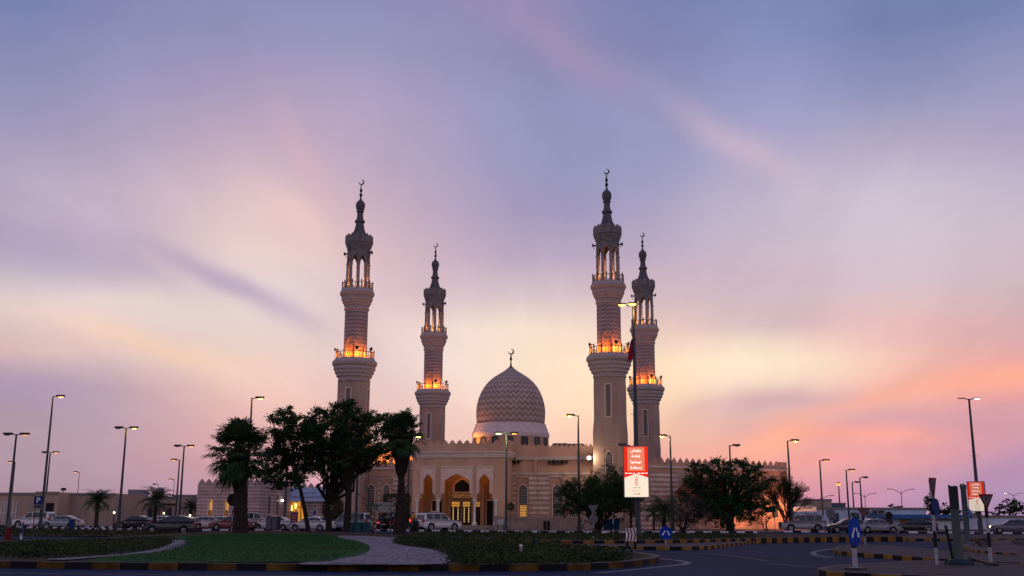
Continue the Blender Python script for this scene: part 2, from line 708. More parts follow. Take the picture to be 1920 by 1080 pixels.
GREENL = mat('greenish_lens', (0.8, 0.9, 0.3), 0.4, emit=(0.86, 1.0, 0.22), es=16)
WHITEP = mat('white_paint', (0.7, 0.7, 0.72), 0.5, noise=0.08, nscale=3)
BLACKP = mat('black_paint', (0.012, 0.012, 0.014), 0.5, noise=0.3, nscale=4)
KYEL = mat('yellow_kerb_paint', (0.20, 0.105, 0.02), 0.8, noise=0.3, nscale=3)
KYELD = mat('worn_yellow_paint', (0.085, 0.044, 0.011), 0.9, noise=0.6, nscale=2.2)
KBLK = mat('black_kerb_paint', (0.010, 0.010, 0.014), 0.8, noise=0.35, nscale=3)
KWHT = mat('white_kerb_paint', (0.60, 0.56, 0.62), 0.8, noise=0.2, nscale=3)
KTOP = mat('kerb_concrete', (0.13, 0.105, 0.10), 0.9, noise=0.25, nscale=3)
BLUE = mat('sign_blue', (0.004, 0.05, 0.36), 0.8)
POSTW = mat('post_white', (0.33, 0.34, 0.40), 0.8, noise=0.15, nscale=4)
BLUED = mat('sign_blue_dark', (0.006, 0.03, 0.16), 0.5)
RED = mat('sign_red', (0.42, 0.02, 0.025), 0.5)
SIGNBACK = mat('sign_back_grey', (0.12, 0.13, 0.15), 0.6, noise=0.1, nscale=4)
TEAL = mat('bin_teal', (0.02, 0.09, 0.11), 0.6, noise=0.2, nscale=3)
BLUEBIN = mat('skip_blue', (0.01, 0.06, 0.18), 0.6, noise=0.2, nscale=3)
BARK = mat('bark', (0.030, 0.024, 0.022), 0.95, noise=0.35, nscale=6, bump=0.8, bscale=12)
PBARK = mat('palm_bark', (0.032, 0.024, 0.022), 0.95, noise=0.4, nscale=5, bump=0.9, bscale=8)
SKIRT = mat('dead_fronds', (0.034, 0.026, 0.022), 0.95, noise=0.4, nscale=3)


def leafmat(name, c1, c2, scale=1.2):
    def f(t, tco):
        n = t.nodes.new('ShaderNodeTexNoise')
        n.inputs['Scale'].default_value = scale
        n.inputs['Detail'].default_value = 4
        t.links.new(tco.outputs['Object'], n.inputs['Vector'])
        mr = t.nodes.new('ShaderNodeMapRange')
        mr.inputs[1].default_value = 0.35
        mr.inputs[2].default_value = 0.65
        t.links.new(n.outputs['Fac'], mr.inputs[0])
        return tmix(t, mr.outputs[0], c1, c2)
    return mat_fn(name, f, 0.7)


LEAF = leafmat('mesquite_leaf', (0.010, 0.028, 0.014), (0.035, 0.075, 0.022))
LEAF2 = leafmat('broad_leaf', (0.008, 0.026, 0.012), (0.024, 0.078, 0.026))
PALML = leafmat('palm_leaf', (0.018, 0.042, 0.024), (0.055, 0.085, 0.045), 0.8)
FANL = leafmat('fan_leaf', (0.012, 0.040, 0.018), (0.045, 0.095, 0.035), 0.8)
TWIG = mat('grey_twigs', (0.035, 0.030, 0.036), 0.9)
HEDGE = leafmat('hedge_leaf', (0.016, 0.028, 0.01), (0.05, 0.06, 0.02), 1.0)
GRASSM = leafmat('grass_blades', (0.010, 0.060, 0.012), (0.026, 0.105, 0.022), 0.25)
COVER = leafmat('cover_leaf', (0.012, 0.030, 0.012), (0.050, 0.068, 0.022), 0.5)

# ---------------------------------------------------------------- lettering
DUAL = dict(zip('بتثجحخسشصضطظعغفقكلمنهيئ', [0xFE8F, 0xFE95, 0xFE99, 0xFE9D, 0xFEA1, 0xFEA5, 0xFEB1, 0xFEB5, 0xFEB9, 0xFEBD, 0xFEC1, 0xFEC5, 0xFEC9, 0xFECD, 0xFED1, 0xFED5, 0xFED9, 0xFEDD, 0xFEE1, 0xFEE5, 0xFEE9, 0xFEF1, 0xFE89]))
RIGHT = dict(zip('اأإدذرزوةى', [0xFE8D, 0xFE83, 0xFE87, 0xFEA9, 0xFEAB, 0xFEAD, 0xFEAF, 0xFEED, 0xFE93, 0xFEEF]))
LIG = {'لا': 0xFEFB, 'لأ': 0xFEF7, 'لإ': 0xFEF9}


def shape_ar(s):
    toks = []
    i = 0
    while i < len(s):
        if s[i:i + 2] in LIG:
            toks.append(('R', LIG[s[i:i + 2]]))
            i += 2
            continue
        c = s[i]
        if c in DUAL:
            toks.append(('D', DUAL[c]))
        elif c in RIGHT:
            toks.append(('R', RIGHT[c]))
        elif c == 'ء':
            toks.append(('N', 0xFE80))
        else:
            toks.append(('N', ord(c)))
        i += 1
    out = []
    for k, (ty, cp) in enumerate(toks):
        pj = k > 0 and toks[k - 1][0] == 'D' and ty in 'DR'
        nj = ty == 'D' and k + 1 < len(toks) and toks[k + 1][0] in 'DR'
        if ty == 'N':
            out.append(chr(cp))
        elif ty == 'R':
            out.append(chr(cp + (1 if pj else 0)))
        else:
            out.append(chr(cp + (3 if pj and nj else 1 if pj else 2 if nj else 0)))
    return ''.join(out[::-1])


def text(name, s, w_, h_, m, parent, loc, thick=0.01, rot=(PI / 2, 0, 0), arabic=True):
    """lettering fitted in a w_ x h_ rectangle centred on loc, upright, facing -y"""
    c = bpy.data.curves.new(name, 'FONT')
    c.body = shape_ar(s) if arabic else s
    c.extrude = 0.02
    c.offset = 0.012
    c.resolution_u = 3
    o = bpy.data.objects.new(name, c)
    col.objects.link(o)
    me = bpy.data.meshes.new_from_object(o.evaluated_get(bpy.context.evaluated_depsgraph_get()))
    bpy.data.objects.remove(o)
    xs = [v.co.x for v in me.vertices]
    zs = [v.co.y for v in me.vertices]
    if not xs:
        return None
    sx, sy = w_ / max(max(xs) - min(xs), 1e-3), h_ / max(max(zs) - min(zs), 1e-3)
    cx, cy = (max(xs) + min(xs)) / 2, (max(zs) + min(zs)) / 2
    for v in me.vertices:
        v.co = Vector(((v.co.x - cx) * sx, (v.co.y - cy) * sy, v.co.z / 0.02 * thick))
    me.materials.clear()
    me.materials.append(m)
    o = bpy.data.objects.new(name, me)
    col.objects.link(o)
    o.parent = parent
    o.location = loc
    o.rotation_euler = rot
    return o


# ---------------------------------------------------------------- frames and arches
def frame_at(px, Y, th):
    """plan frame: origin on ground under pixel column px at distance Y, u along the wall"""
    o = at(px, Y)
    return o, th


class Fr:
    def __init__(s, o, th):
        s.o, s.th = Vector((o.x, o.y, 0)), th
        s.u = Vector((math.cos(th), math.sin(th), 0))
        s.v = Vector((-math.sin(th), math.cos(th), 0))

    def hit(s, px, py, d=0.0):
        """pixel -> (s, z) on the vertical plane at depth d"""
        r = ray(px, py)
        o = s.o + s.v * d
        c = Vector((0, 0, CAMH))
        t = (o - c).dot(s.v) / r.dot(s.v)
        p = c + r * t
        return (p - s.o).dot(s.u), p.z

    def w(s, a, d, z=0):
        return s.o + s.u * a + s.v * d + Vector((0, 0, z))


def arch(x0, x1, z0, zs, zt, n=7):
    """four-centred pointed arch outline (closed opening), starting bottom-left, counter-clockwise"""
    xc, hw = (x0 + x1) / 2, (x1 - x0) / 2
    r = []
    for k in range(n + 1):
        t = k / n
        # quick shoulder then a straight rise to the point
        a = t * PI / 2
        x = hw * (1 - 0.30 * math.sin(min(t * 2.2, 1) * PI / 2) * 1.0) if t < 0.35 else None
        r.append((t, a))
    pts = [(x0, z0), (x1, z0), (x1, zs)]
    H = zt - zs
    right = [(hw, 0.0), (hw * 0.99, 0.16 * H), (hw * 0.93, 0.33 * H), (hw * 0.80, 0.48 * H), (hw * 0.55, 0.68 * H), (hw * 0.28, 0.87 * H), (0, H)]
    for dx, dz in right[1:]:
        pts.append((xc + dx, zs + dz))
    for dx, dz in right[-2::-1]:
        pts.append((xc - dx, zs + dz))
    return pts


def merlons(x0, x1, zb, h, pitch, start=None):
    """crenellated top edge from x1 to x0 (right to left) with stepped pointed merlons"""
    n = max(1, round((x1 - x0) / pitch))
    p = (x1 - x0) / n
    out = []
    for k in range(n):
        a = x1 - k * p
        for fx, fz in ((0.06, 0), (0.10, 0.28), (0.22, 0.38), (0.24, 0.62), (0.38, 0.72), (0.5, 1.0), (0.62, 0.72), (0.76, 0.62), (0.78, 0.38), (0.90, 0.28), (0.94, 0)):
            out.append((a - fx * p, zb + fz * h))
    return out


def parapet(mb, x0, x1, z0, zb, h, pitch, y0, y1):
    mb.poly([(x0, z0), (x1, z0), (x1, zb)] + merlons(x0, x1, zb, h, pitch) + [(x0, zb)], y0, y1)


def arch_window(par, x0, x1, z0, zs, zt, y, fw=0.12, name='window', grid_=(3, 7), lit=None, xf=None):
    """framed window standing 4 cm proud of a wall at depth y: frame > lattice, pane"""
    m = MB()
    m.poly(arch(x0 - fw, x1 + fw, z0 - fw, zs, zt + fw * 1.3), y - 0.07, y + 0.01, [arch(x0, x1, z0, zs, zt)])
    fr = m.build(name, CREAM, par, xf=xf)
    m = MB()
    m.poly(arch(x0, x1, z0, zs, zt), y - 0.012, y - 0.006)
    m.build('pane', WINGL, fr, xf=xf)
    if lit:
        m = MB()
        m.box(x0 + .12, x1 - 0.1, y - 0.02, y - 0.013, z0 + 0.05, z0 + (zs - z0) * lit)
        m.build('lit_pane', WARM, fr, xf=xf)
    m = MB()
    gx, gz = grid_
    for k in range(1, gx):
        x = x0 + (x1 - x0) * k / gx
        m.box(x - 0.035, x + 0.035, y - 0.045, y - 0.02, z0, zs + (zt - zs) * 0.45)
    for k in range(1, gz):
        z = z0 + (zt - z0) * k / gz
        if z < zs + 0.3 * (zt - zs):
            m.box(x0, x1, y - 0.043, y - 0.022, z - 0.035, z + 0.035)
    # curved tracery in the head
    xc = (x0 + x1) / 2
    for k in range(10):
        a = PI * 2 * k / 10
        b = PI * 2 * (k + 1) / 10
        r_ = (x1 - x0) * 0.25
        zc = zs + (zt - zs) * 0.1
        m.tube([(xc + r_ * math.cos(a), y - 0.05, zc + r_ * math.sin(a)), (xc + r_ * math.cos(b), y - 0.05, zc + r_ * math.sin(b))], 0.03, 4)
    m.build('lattice', LATT, fr, xf=xf)
    return fr


# ---------------------------------------------------------------- minarets
TH = R(-12)
YRF = 134.5


def zR(py):
    return P(1143, py, YRF).z


def rR(wpx, py):
    z = zR(py) - CAMH
    depth = YRF * math.cos(PITCH) + z * math.sin(PITCH)
    return wpx / F * depth


def rz(lst):
    return [(rR(r_, y_), zR(y_)) for r_, y_ in lst]


RAILM = mat('railing_stone', (.20, .175, .18), .85, noise=.15, nscale=3)


def railing(mb, r, z0, z1, n=12, post=0.10):
    for k in range(n):
        a = 2 * PI * (k + 0.5) / n
        c, s = math.cos(a) * r, math.sin(a) * r
        mb.lathe([(post, z0), (post, z1 + 0.12), (post * 1.5, z1 + 0.16), (post * 0.6, z1 + 0.34), (0.02, z1 + 0.42)], 8, (c, s))
    m = 48
    for zz, rr in ((z1, 0.055), (z0 + 0.12, 0.04)):
        mb.tube([(math.cos(2 * PI * k / m) * r, math.sin(2 * PI * k / m) * r, zz) for k in range(m + 1)], rr, 6, cap=False)
    for k in range(n * 3):
        a = 2 * PI * (k + 0.5) / (n * 3)
        c, s = math.cos(a) * r, math.sin(a) * r
        if k % 3 != 1:
            mb.tube([(c, s, z0), (c, s, z1)], 0.025, 4)
    # a ring motif in each bay
    for k in range(n):
        a0 = 2 * PI * (k + 1.0) / n
        pts = []
        for j in range(11):
            t = 2 * PI * j / 10
            da = 0.20 * math.cos(t) / r
            pts.append((math.cos(a0 + da) * r, math.sin(a0 + da) * r, (z0 + z1) / 2 + 0.2 * math.sin(t)))
        mb.tube(pts, 0.028, 4, cap=False)


def crescent(mb, c, R_, flip=1):
    cx, cy, cz = c
    n = 26
    pts, rad = [], []
    for k in range(n + 1):
        t = k / n
        a = R(-45) + (t - 0.5) * R(300)       # thickest at lower right
        off = 0.20 * R_
        pts.append((cx + R_ * math.cos(a) * 1.0, cy, cz + R_ * math.sin(a)))
        rad.append(max(0.02, 0.30 * R_ * math.cos((t - 0.5) * PI) ** 0.8))
    # shift thick part inward
    pts = [(x - (0.3 * R_ - 0) * 0, y, z) for x, y, z in pts]
    mb.tube(pts, rad, 8)


def speaker_horn(mb, loc, a, s=0.27):
    d = Vector((math.cos(a), math.sin(a), 0))
    p = Vector(loc)
    mb.tube([p - d * s, p - d * 0.5 * s, p + d * 0.1 * s, p + d * s * 0.9], [0.12 * s, 0.3 * s, 0.35 * s, 0.95 * s], 12)
    mb.tube([p - Vector((0, 0, 0.5)), p], 0.04, 6)


def make_minaret():
    root = thing('minaret', 'x', 'minaret', (0, 0, 0), TH, 'minarets at the corners of the mosque')
    hw = rR(29.3, 800)
    # base
    m = MB()
    zb, zt = zR(812), zR(782)
    m.box(-hw, hw, -hw, hw, 0, zb)
    i = len(m.v)
    o8 = []
    R8 = rR(29, 785) / math.cos(PI / 8)
    ring = [(R8 * math.cos(R(22.5 + 45 * k)), R8 * math.sin(R(22.5 + 45 * k))) for k in range(8)]
    sq = [(hw, hw), (-hw, hw), (-hw, -hw), (hw, -hw)]
    b = len(m.v)
    m.v += [(x, y, zb) for x, y in sq]
    m.v += [(x, y, zt) for x, y in ring]
    for k in range(4):
        c0 = b + k
        e1, e2 = b + 4 + 2 * k, b + 4 + 2 * k + 1        # octagon edge at the corner
        m.face((c0, e2, e1))
        nx = b + (k + 1) % 4
        e3 = b + 4 + (2 * k + 2) % 8
        m.face((c0, nx, e3, e2))
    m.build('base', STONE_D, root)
    # recessed window on three sides of the base
    zw0, zws, zwt = zR(893), zR(858), zR(848)
    for ang in (0, 90, -90):
        X_ = Matrix.Rotation(R(ang), 4, 'Z')
        arch_window(root, -rR(6, 870), rR(6, 870), zw0, zws, zwt, -hw - 0.01, 0.12, grid_=(4, 9), xf=X_)
        m = MB()
        a, b_ = rR(11.5, 850), zR(840)
        m.poly([(-a, zw0 - .4), (a, zw0 - .4), (a, b_), (-a, b_)], -hw - 0.035, -hw + 0.02, [[(-a + .13, zw0 - .3), (a - .13, zw0 - .3), (a - .13, b_ - .13), (-a + .13, b_ - .13)]])
        m.build('window_surround', STONE, root, xf=X_)
    # octagonal shaft
    m = MB()
    m.lathe([(R8, zt - 0.001), (R8, zR(707))], 8, ph=R(22.5))
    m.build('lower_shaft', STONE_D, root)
    ap = R8 * math.cos(PI / 8)
    for ang in (0, 90, 180, 270):
        X_ = Matrix.Rotation(R(ang), 4, 'Z')
        m = MB()
        a, z0, z1 = rR(4.5, 750), zR(783), zR(724)
        m.poly([(-a - .14, z0 - .14), (a + .14, z0 - .14), (a + .14, z1 + .14), (-a - .14, z1 + .14)], -ap - 0.07, -ap + 0.02,
               [[(-a, z0), (a, z0), (a, z1), (-a, z1)]])
        fr = m.build('window', CREAM, root, xf=X_)
        m = MB()
        m.box(-a, a, -ap - 0.012, -ap - 0.006, z0, z1)
        m.build('pane', WINGL, fr, xf=X_)
        m = MB()
        nz_ = 16
        for k in range(nz_):
            za, zc = z0 + (z1 - z0) * k / nz_, z0 + (z1 - z0) * (k + 1) / nz_
            m.tube([(-a, -ap - .03, za), (a, -ap - .03, zc)], 0.03, 4)
            m.tube([(a, -ap - .03, za), (-a, -ap - .03, zc)], 0.03, 4)
        m.build('lattice', LATT, fr, xf=X_)
    # lower gallery
    def gallery(name, lst, fl):
        m = MB()
        prof = rz(lst)
        for q in range(len(prof) - 1):
            if prof[q + 1][1] <= prof[q][1]:
                prof[q + 1] = (prof[q + 1][0], prof[q][1] + 0.002)
        m.lathe(prof, 64)
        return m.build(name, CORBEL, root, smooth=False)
    gallery('lower_gallery', [(29, 709), (31.3, 708.6), (31.5, 706.5), (30.6, 706.2), (31.2, 700.6), (34.4, 700.2), (35, 694), (37.6, 693.6), (38.2, 687), (40.2, 686.6), (40.6, 681.6), (39.4, 681.3), (39.8, 680.2), (42.6, 678), (43.6, 674.5), (43.2, 671), (41.6, 669.2), (39.4, 668), (38.8, 665.5)], (704, 681))
    m = MB()
    railing(m, rR(36, 660), zR(665.5), zR(653))
    m.build('lower_railing', RAILM, root)
    m = MB()
    m.lathe(rz([(22.7, 668), (22.6, 640), (22.4, 610), (22.3, 566)]), 64)
    m.build('patterned_shaft', ZIG, root, smooth=True)
    # balcony doorway, on four sides
    for ang in (0, 180):
        X_ = Matrix.Rotation(R(ang), 4, 'Z')
        m = MB()
        rr = rR(22.6, 640)
        a, z0, zs, z1 = rR(7, 640), zR(666), zR(634), zR(626)
        m.poly(arch(-a - .2, a + .2, z0, zs, z1 + .25), -rr - 0.12, -rr + 0.5, [arch(-a, a, z0 + .02, zs, z1)])
        fr = m.build('doorway', STONE, root, xf=X_)
        m = MB()
        m.box(-a + .15, a - .15, -rr - 0.0, -rr + 0.06, z0, zs - .5)
        m.build('door', mat('balcony_door', (0.4, 0.22, 0.12), 0.6), fr, xf=X_)
        m = MB()
        m.poly(arch(-a, a, z0, zs, z1), -rr + 0.07, -rr + 0.1)
        m.build('niche', STONE_D, fr, xf=X_)
    gallery('upper_gallery', [(22.6, 571), (24.2, 570), (24.2, 567), (22.8, 566.6), (23.2, 562.5), (25, 562.1), (25.5, 557.5), (27.6, 557.1), (28.2, 552), (29.8, 551.6), (30.4, 546.5), (29.4, 546.2), (30, 544.6), (32.6, 542), (33.6, 539), (33, 535.8), (31.4, 534), (30.6, 530.5)], (565, 545))
    m = MB()
    railing(m, rR(29, 524), zR(530.5), zR(519.5), 10, 0.09)
    m.build('upper_railing', RAILM, root)
    # lantern: eight columns and an octagonal arcade
    Rl = rR(20, 480)
    zc0, zc1, za = zR(531), zR(481), zR(455)
    for k in range(8):
        a = R(22.5 + 45 * k)
        m = MB()
        m.lathe([(.26, zc0), (.26, zc0 + .25), (.21, zc0 + .35), (.19, zc1 - .3), (.27, zc1 - .05), (.27, zc1)], 10, (Rl * math.cos(a), Rl * math.sin(a)))
        m.build('column', mat('column_stone', (.33, .28, .28), .85, noise=.15, nscale=3), root, smooth=True)
    m = MB()
    side = Rl * 2 * math.sin(PI / 8)
    apl = Rl * math.cos(PI / 8)
    for k in range(8):
        X_ = Matrix.Rotation(R(45 * k), 4, 'Z')
        hs = side / 2 + 0.12
        q = MB()
        g = 0.27
        opening = arch(-hs + g, hs - g, zc1 - 0.01, zc1 + 0.2, zR(465))
        outl = [(-hs, zc1), opening[0], ] + opening[:1:-1] + [opening[1], (hs, zc1), (hs, za), (-hs, za)]
        outl = [(-hs, zc1), (-hs + g, zc1)] + [p for p in opening[3:]][::-1] + [(hs - g, zc1), (hs, zc1), (hs, za + .1), (-hs, za + .1)]
        q.poly(outl, -apl - 0.12, -apl + 0.14)
        n0 = len(m.v)
        m.v += [tuple(X_ @ Vector(v)) for v in q.v]
        for f_ in q.f:
            m.face([n0 + t for t in f_])
    m.build('arcade', CROWN, root)
    # crown
    m = MB()
    m.lathe(rz([(20.3, 457), (21.5, 456), (22, 453), (22.7, 452.7), (23, 449.6), (24, 449.3), (24.3, 446.3), (25.2, 446), (25.5, 443), (26.2, 442.5)]), 32)
    z0, zt_ = zR(442), zR(431)
    n = 16
    Rc = rR(26.2, 436)
    for k in range(n):
        a0, a1 = 2 * PI * k / n, 2 * PI * (k + 1) / n
        p0, p1 = Vector((math.cos(a0), math.sin(a0), 0)) * Rc, Vector((math.cos(a1), math.sin(a1), 0)) * Rc
        pm = (p0 + p1) / 2
        for s_, t_ in ((1.0, 0), (0.9, 1)):
            a_, b_, c_ = p0 * s_, p1 * s_, pm * s_ * 1.01
            vs = [(*a_.xy, z0), (*b_.xy, z0), (*b_.xy, zt_), (*(b_ * .7 + c_ * .3).xy, zt_ + .15), (*c_.xy, zt_ + 0.5), (*(a_ * .7 + c_ * .3).xy, zt_ + .15), (*a_.xy, zt_)]
            i = len(m.v)
            m.v += vs
            m.face([i + q for q in range(7)] if s_ == 1 else [i + q for q in range(7)][::-1])
        # rib
        m.tube([(*p0.xy, z0), (*p0.xy, zt_ + .25)], 0.06, 4)
    m.build('crown', CROWN, root)
    m = MB()
    m.lathe(rz([(24.5, 437), (21, 432), (17, 427), (13.5, 422), (11, 417), (9.2, 411), (8, 405), (7.3, 401)]), 24)
    m.lathe(rz([(7.2, 401), (9.6, 400), (9.9, 398), (9.6, 396), (7.2, 395)]), 20)
    m.lathe(rz([(7, 395), (6, 388), (5.7, 383), (6, 380)]), 20)
    m.lathe(rz([(6, 380), (7.4, 379.2), (7.4, 377.5), (6.2, 377)]), 20)
    m.lathe(rz([(5.8, 377), (7.8, 374), (9, 369), (9.1, 366), (8.3, 362), (6, 359), (3.5, 357), (2, 354), (1.3, 350)]), 24)
    m.build('spire', SPIRE, root, smooth=True)
    m = MB()
    m.lathe(rz([(1.3, 351), (1.1, 350), (2.8, 348), (3, 346.5), (2.6, 344.5), (1.1, 343), (1.1, 342), (1.6, 341), (2.7, 338.5), (2.3, 336), (1.0, 333), (0.9, 331), (1.2, 329), (0.6, 327)]), 14)
    fin = m.build('finial', BRONZE, root, smooth=True)
    m = MB()
    crescent(m, (0, 0, zR(321.3)), rR(4.6, 320))
    m.build('crescent', BRONZE, fin, smooth=True, xf=Matrix.Rotation(-TH, 4, 'Z'))
    # loudspeakers
    for a in (-150, -65, -20, 100):
        m = MB()
        rr = rR(37, 655)
        speaker_horn(m, (rr * math.cos(R(a)), rr * math.sin(R(a)), zR(652) + 0.3), R(a))
        m.build('loudspeaker', DMETAL, root)
    for a in (-8, -172):
        m = MB()
        rr = rR(25, 460)
        speaker_horn(m, (rr * math.cos(R(a)), rr * math.sin(R(a)), zR(460)), R(a), 0.3)
        m.tube([(rr * .8 * math.cos(R(a)), rr * .8 * math.sin(R(a)), zR(461)), (rr * math.cos(R(a)), rr * math.sin(R(a)), zR(461))], 0.03, 5)
        m.build('loudspeaker', DMETAL, root)
    # floodlight lamps standing on the balconies
    ra = rR(32, 660)
    for a, e in ((-58, 300), (-20, 230), (-100, 190), (-150, 240), (90, 200)):
        lx, ly, lz = ra * math.cos(R(a)), ra * math.sin(R(a)), zR(664)
        m = MB()
        m.box(lx - .12, lx + .12, ly - .12, ly + .12, lz, lz + .14)
        fl = m.build('floodlight', mat('amber_flood', (1, .5, .1), .5, emit=(1, 0.36, 0.04), es=1.3), root)
        light('POINT', (lx * .92, ly * .92, lz + .35), e * MINL, (1, 0.25, 0.02), root, 0.3)
    light('POINT', (0, 0, zR(527)), 1700 * MINL, (1, 0.34, 0.045), root, 0.3)
    m = MB()
    m.lathe([(.3, zR(530.5)), (.3, zR(530.5) + .3)], 10)
    m.build('floodlight', MATS['amber_flood'], root)
    return root


MINL = 1.0
mn = make_minaret()
MIN = [(1143, 134.5, 'tallest-looking minaret, at the near right corner behind the red advertising lightbox'),
       (664.5, 139.6, 'minaret rising out of the dark tree crowns left of the entrance'),
       (811, 174.2, 'smaller minaret left of the dome, directly above the entrance block'),
       (1211.5, 166.8, 'smaller minaret behind the red flag pole, rearmost on the right')]
for k, (px, Y, lab) in enumerate(MIN):
    o = mn if k == 0 else copy_tree(mn)
    refy = 700 if k < 2 else 760
    q = P(px, refy, Y)
    o.location = (q.x, q.y, 0)
    o['label'] = lab

# ---------------------------------------------------------------- mosque
THM = R(-10.5)
O = at(866, 134, 960)
fr0 = Fr(O, THM)
D4 = 4.2
mosque = thing('mosque', 'sand coloured domed mosque with three pointed entrance arches between the four minarets', 'mosque', fr0.o, THM)


def hx(px, py=900, d=0):
    return fr0.hit(px, py, d)[0]


def hz(py, px=866, d=0):
    return fr0.hit(px, py, d)[1]


x0, x1 = hx(773.5), hx(950)
ztop = hz(832)
# openings read off the picture
A = []
for (a, b, za, zs_) in ((794, 812, 889, 905), (833, 881, 889, 907), (898.5, 918.5, 889, 905)):
    A.append((hx(a), hx(b), hz(zs_), hz(za)))
zlow = hz(934)
zplinth = 0.45
m = MB()
zp = zlow
holes = []
outer = [(x0, zplinth)]
# piers between the columns: wide opening below lintel
openb = [(783, 817), (822, 892), (893, 929)]
pts = [(x0, zplinth)]
lo = [(hx(784), A[0]), (hx(823), A[1]), (hx(891), A[2])]
ends = [hx(818), hx(889.5), hx(929)]
bottom = []
for (xa, ar), xb in zip(lo, ends):
    zc = hz(935)
    a_ = arch(ar[0], ar[1], zlow + .3, ar[2], ar[3])
    # stepped shoulders: lower opening wide, arch narrower
    bottom += [(xa, zplinth), (xa, zc), (ar[0] - .28, zc), (ar[0] - .28, zc + .55), (ar[0], zc + .55), (ar[0], hz(922))]
    bottom += a_[3:][::-1]
    bottom += [(ar[1], hz(922)), (ar[1], zc + .55), (ar[1] + .28, zc + .55), (ar[1] + .28, zc), (xb, zc), (xb, zplinth)]
outl = [(x0, zplinth)] + bottom + [(x1, zplinth), (x1, ztop), (x0, ztop)]
m.poly(outl, 0, 0.5)
m.build('portal_front', STONE, mosque)
m = MB()
m.box(x1 - 0.5, x1, 0.502, D4 - 0.003, zplinth, ztop)
m.box(x0, x0 + .5, 0.502, D4 - 0.003, zplinth, ztop)
m.box(x0 + .502, x1 - .502, 0.502, D4 + 14, hz(870), hz(868))     # ceiling
m.build('portal_side_wall', STONE, mosque)
m = MB()
m.box(x0 - .2, x1 + .2, -1.6, D4 + .1, 0.02, zplinth - .003)
m.box(x0 + 2, x1 - 2, -2.2, -1.603, 0.02, .25)
m.build('steps', mat('step_stone', (.25, .2, .18), .8, noise=.2), mosque)
# spandrel panels (cream) around each arch
for (pa, pb), ar in zip(((789, 815.5), (828, 885), (894.5, 923.5)), A):
    m = MB()
    xa, xb = hx(pa), hx(pb)
    zt2, zb2 = hz(877), hz(925)
    a_ = arch(ar[0], ar[1], zb2, ar[2], ar[3])
    inner = [(ar[0], zb2)] + a_[3:][::-1] + [(ar[1], zb2)]
    m.poly([(xa, zb2), (ar[0] - .001, zb2)] + [(p[0], p[1]) for p in a_[3:][::-1]] + [(ar[1] + .001, zb2), (xb, zb2), (xb, zt2), (xa, zt2)], -0.06, -0.002)
    # frame bands
    m.poly([(xa - .1, zb2 - .25), (xa, zb2 - .25), (xa, zt2), (xb, zt2), (xb, zb2 - .25), (xb + .1, zb2 - .25), (xb + .1, zt2 + .2), (xa - .1, zt2 + .2)], -0.11, -0.003)
    # archivolt
    o_ = arch(ar[0] - .17, ar[1] + .17, zb2, ar[2], ar[3] + .22)
    ring = [(ar[0] - .17, zb2)] + o_[3:][::-1] + [(ar[1] + .17, zb2), (ar[1], zb2)] + a_[3:] + [(ar[0], zb2)]
    m.poly(ring, -0.13, -0.062)
    n_ = max(6, int((xb - xa) / .22))
    for k in range(n_):
        xx = xa + (xb - xa) * (k + .5) / n_
        m.box(xx - .06, xx + .06, -0.15, -0.112, zt2 + .02, zt2 + .16)
    m.build('arch_surround', CREAM, mosque)
# columns
for px in (782.3, 822, 890.3, 930):
    m = MB()
    cx = hx(px, 950)
    z1 = hz(936)
    m.lathe([(.30, zplinth), (.30, zplinth + .3), (.2, zplinth + .4), (.165, zplinth + .55), (.16, z1 - .4), (.2, z1 - .35), (.28, z1 - .12), (.28, z1 - .003)], 14, (cx, -0.12))
    m.build('column', WHITEP, mosque, smooth=True)
# cornice and parapet of the portal
m = MB()
zc0, zc1 = hz(858), hz(847)
for (a, b, pr) in ((zc0, zc0 + .22, .16), (zc0 + .222, zc0 + .48, .28), (zc0 + .482, zc1, .40)):
    m.box(x0 - pr, x1 + pr, -pr, D4 + 2, a, b - .002)
m.build('portal_cornice', CORNICE, mosque)
m = MB()
n_ = 60
for k in range(n_):
    xx = x0 - .3 + (x1 - x0 + .6) * k / (n_ - 1)
    m.box(xx - .05, xx + .05, -.46, -.402, zc1 - .22, zc1 - .06)
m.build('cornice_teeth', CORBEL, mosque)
m = MB()
parapet(m, x0 - .1, x1 + .1, zc1 + .002, hz(833), hz(824.5) - hz(833), 0.98, -0.12, 0.18)
m.build('portal_parapet', STONE, mosque)
m = MB()
for sx in (x0 - .1, x1 - .2):
    q = MB()
    parapet(q, 0.32, D4 + 3, zc1 + .002, hz(833), hz(824.5) - hz(833), 0.98, sx, sx + .3)
    n0 = len(m.v)
    m.v += [(y, x, z) for x, y, z in q.v]
    for f_ in q.f:
        m.face([n0 + t for t in f_][::-1])
m.build('portal_side_parapet', STONE, mosque)
# porch interior: back wall with openings
dB = 3.6
m = MB()
bx = lambda px, py=940: hx(px, py, dB)
bz = lambda py: hz(py, 866, dB)
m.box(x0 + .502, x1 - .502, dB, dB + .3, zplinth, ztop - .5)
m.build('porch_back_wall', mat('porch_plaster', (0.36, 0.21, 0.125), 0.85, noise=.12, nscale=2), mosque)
m = MB()
m.poly(arch(bx(852), bx(881), bz(922), bz(913), bz(899)), dB - 0.02, dB - 0.005)
wn = m.build('window', BLACKP, mosque)
m = MB()
o_ = arch(bx(849.5), bx(883.5), bz(924), bz(913), bz(896.5))
m.poly(o_, dB - 0.09, dB - 0.003, [arch(bx(852), bx(881), bz(922), bz(913), bz(899))])
m.build('window_frame', CREAM, wn)
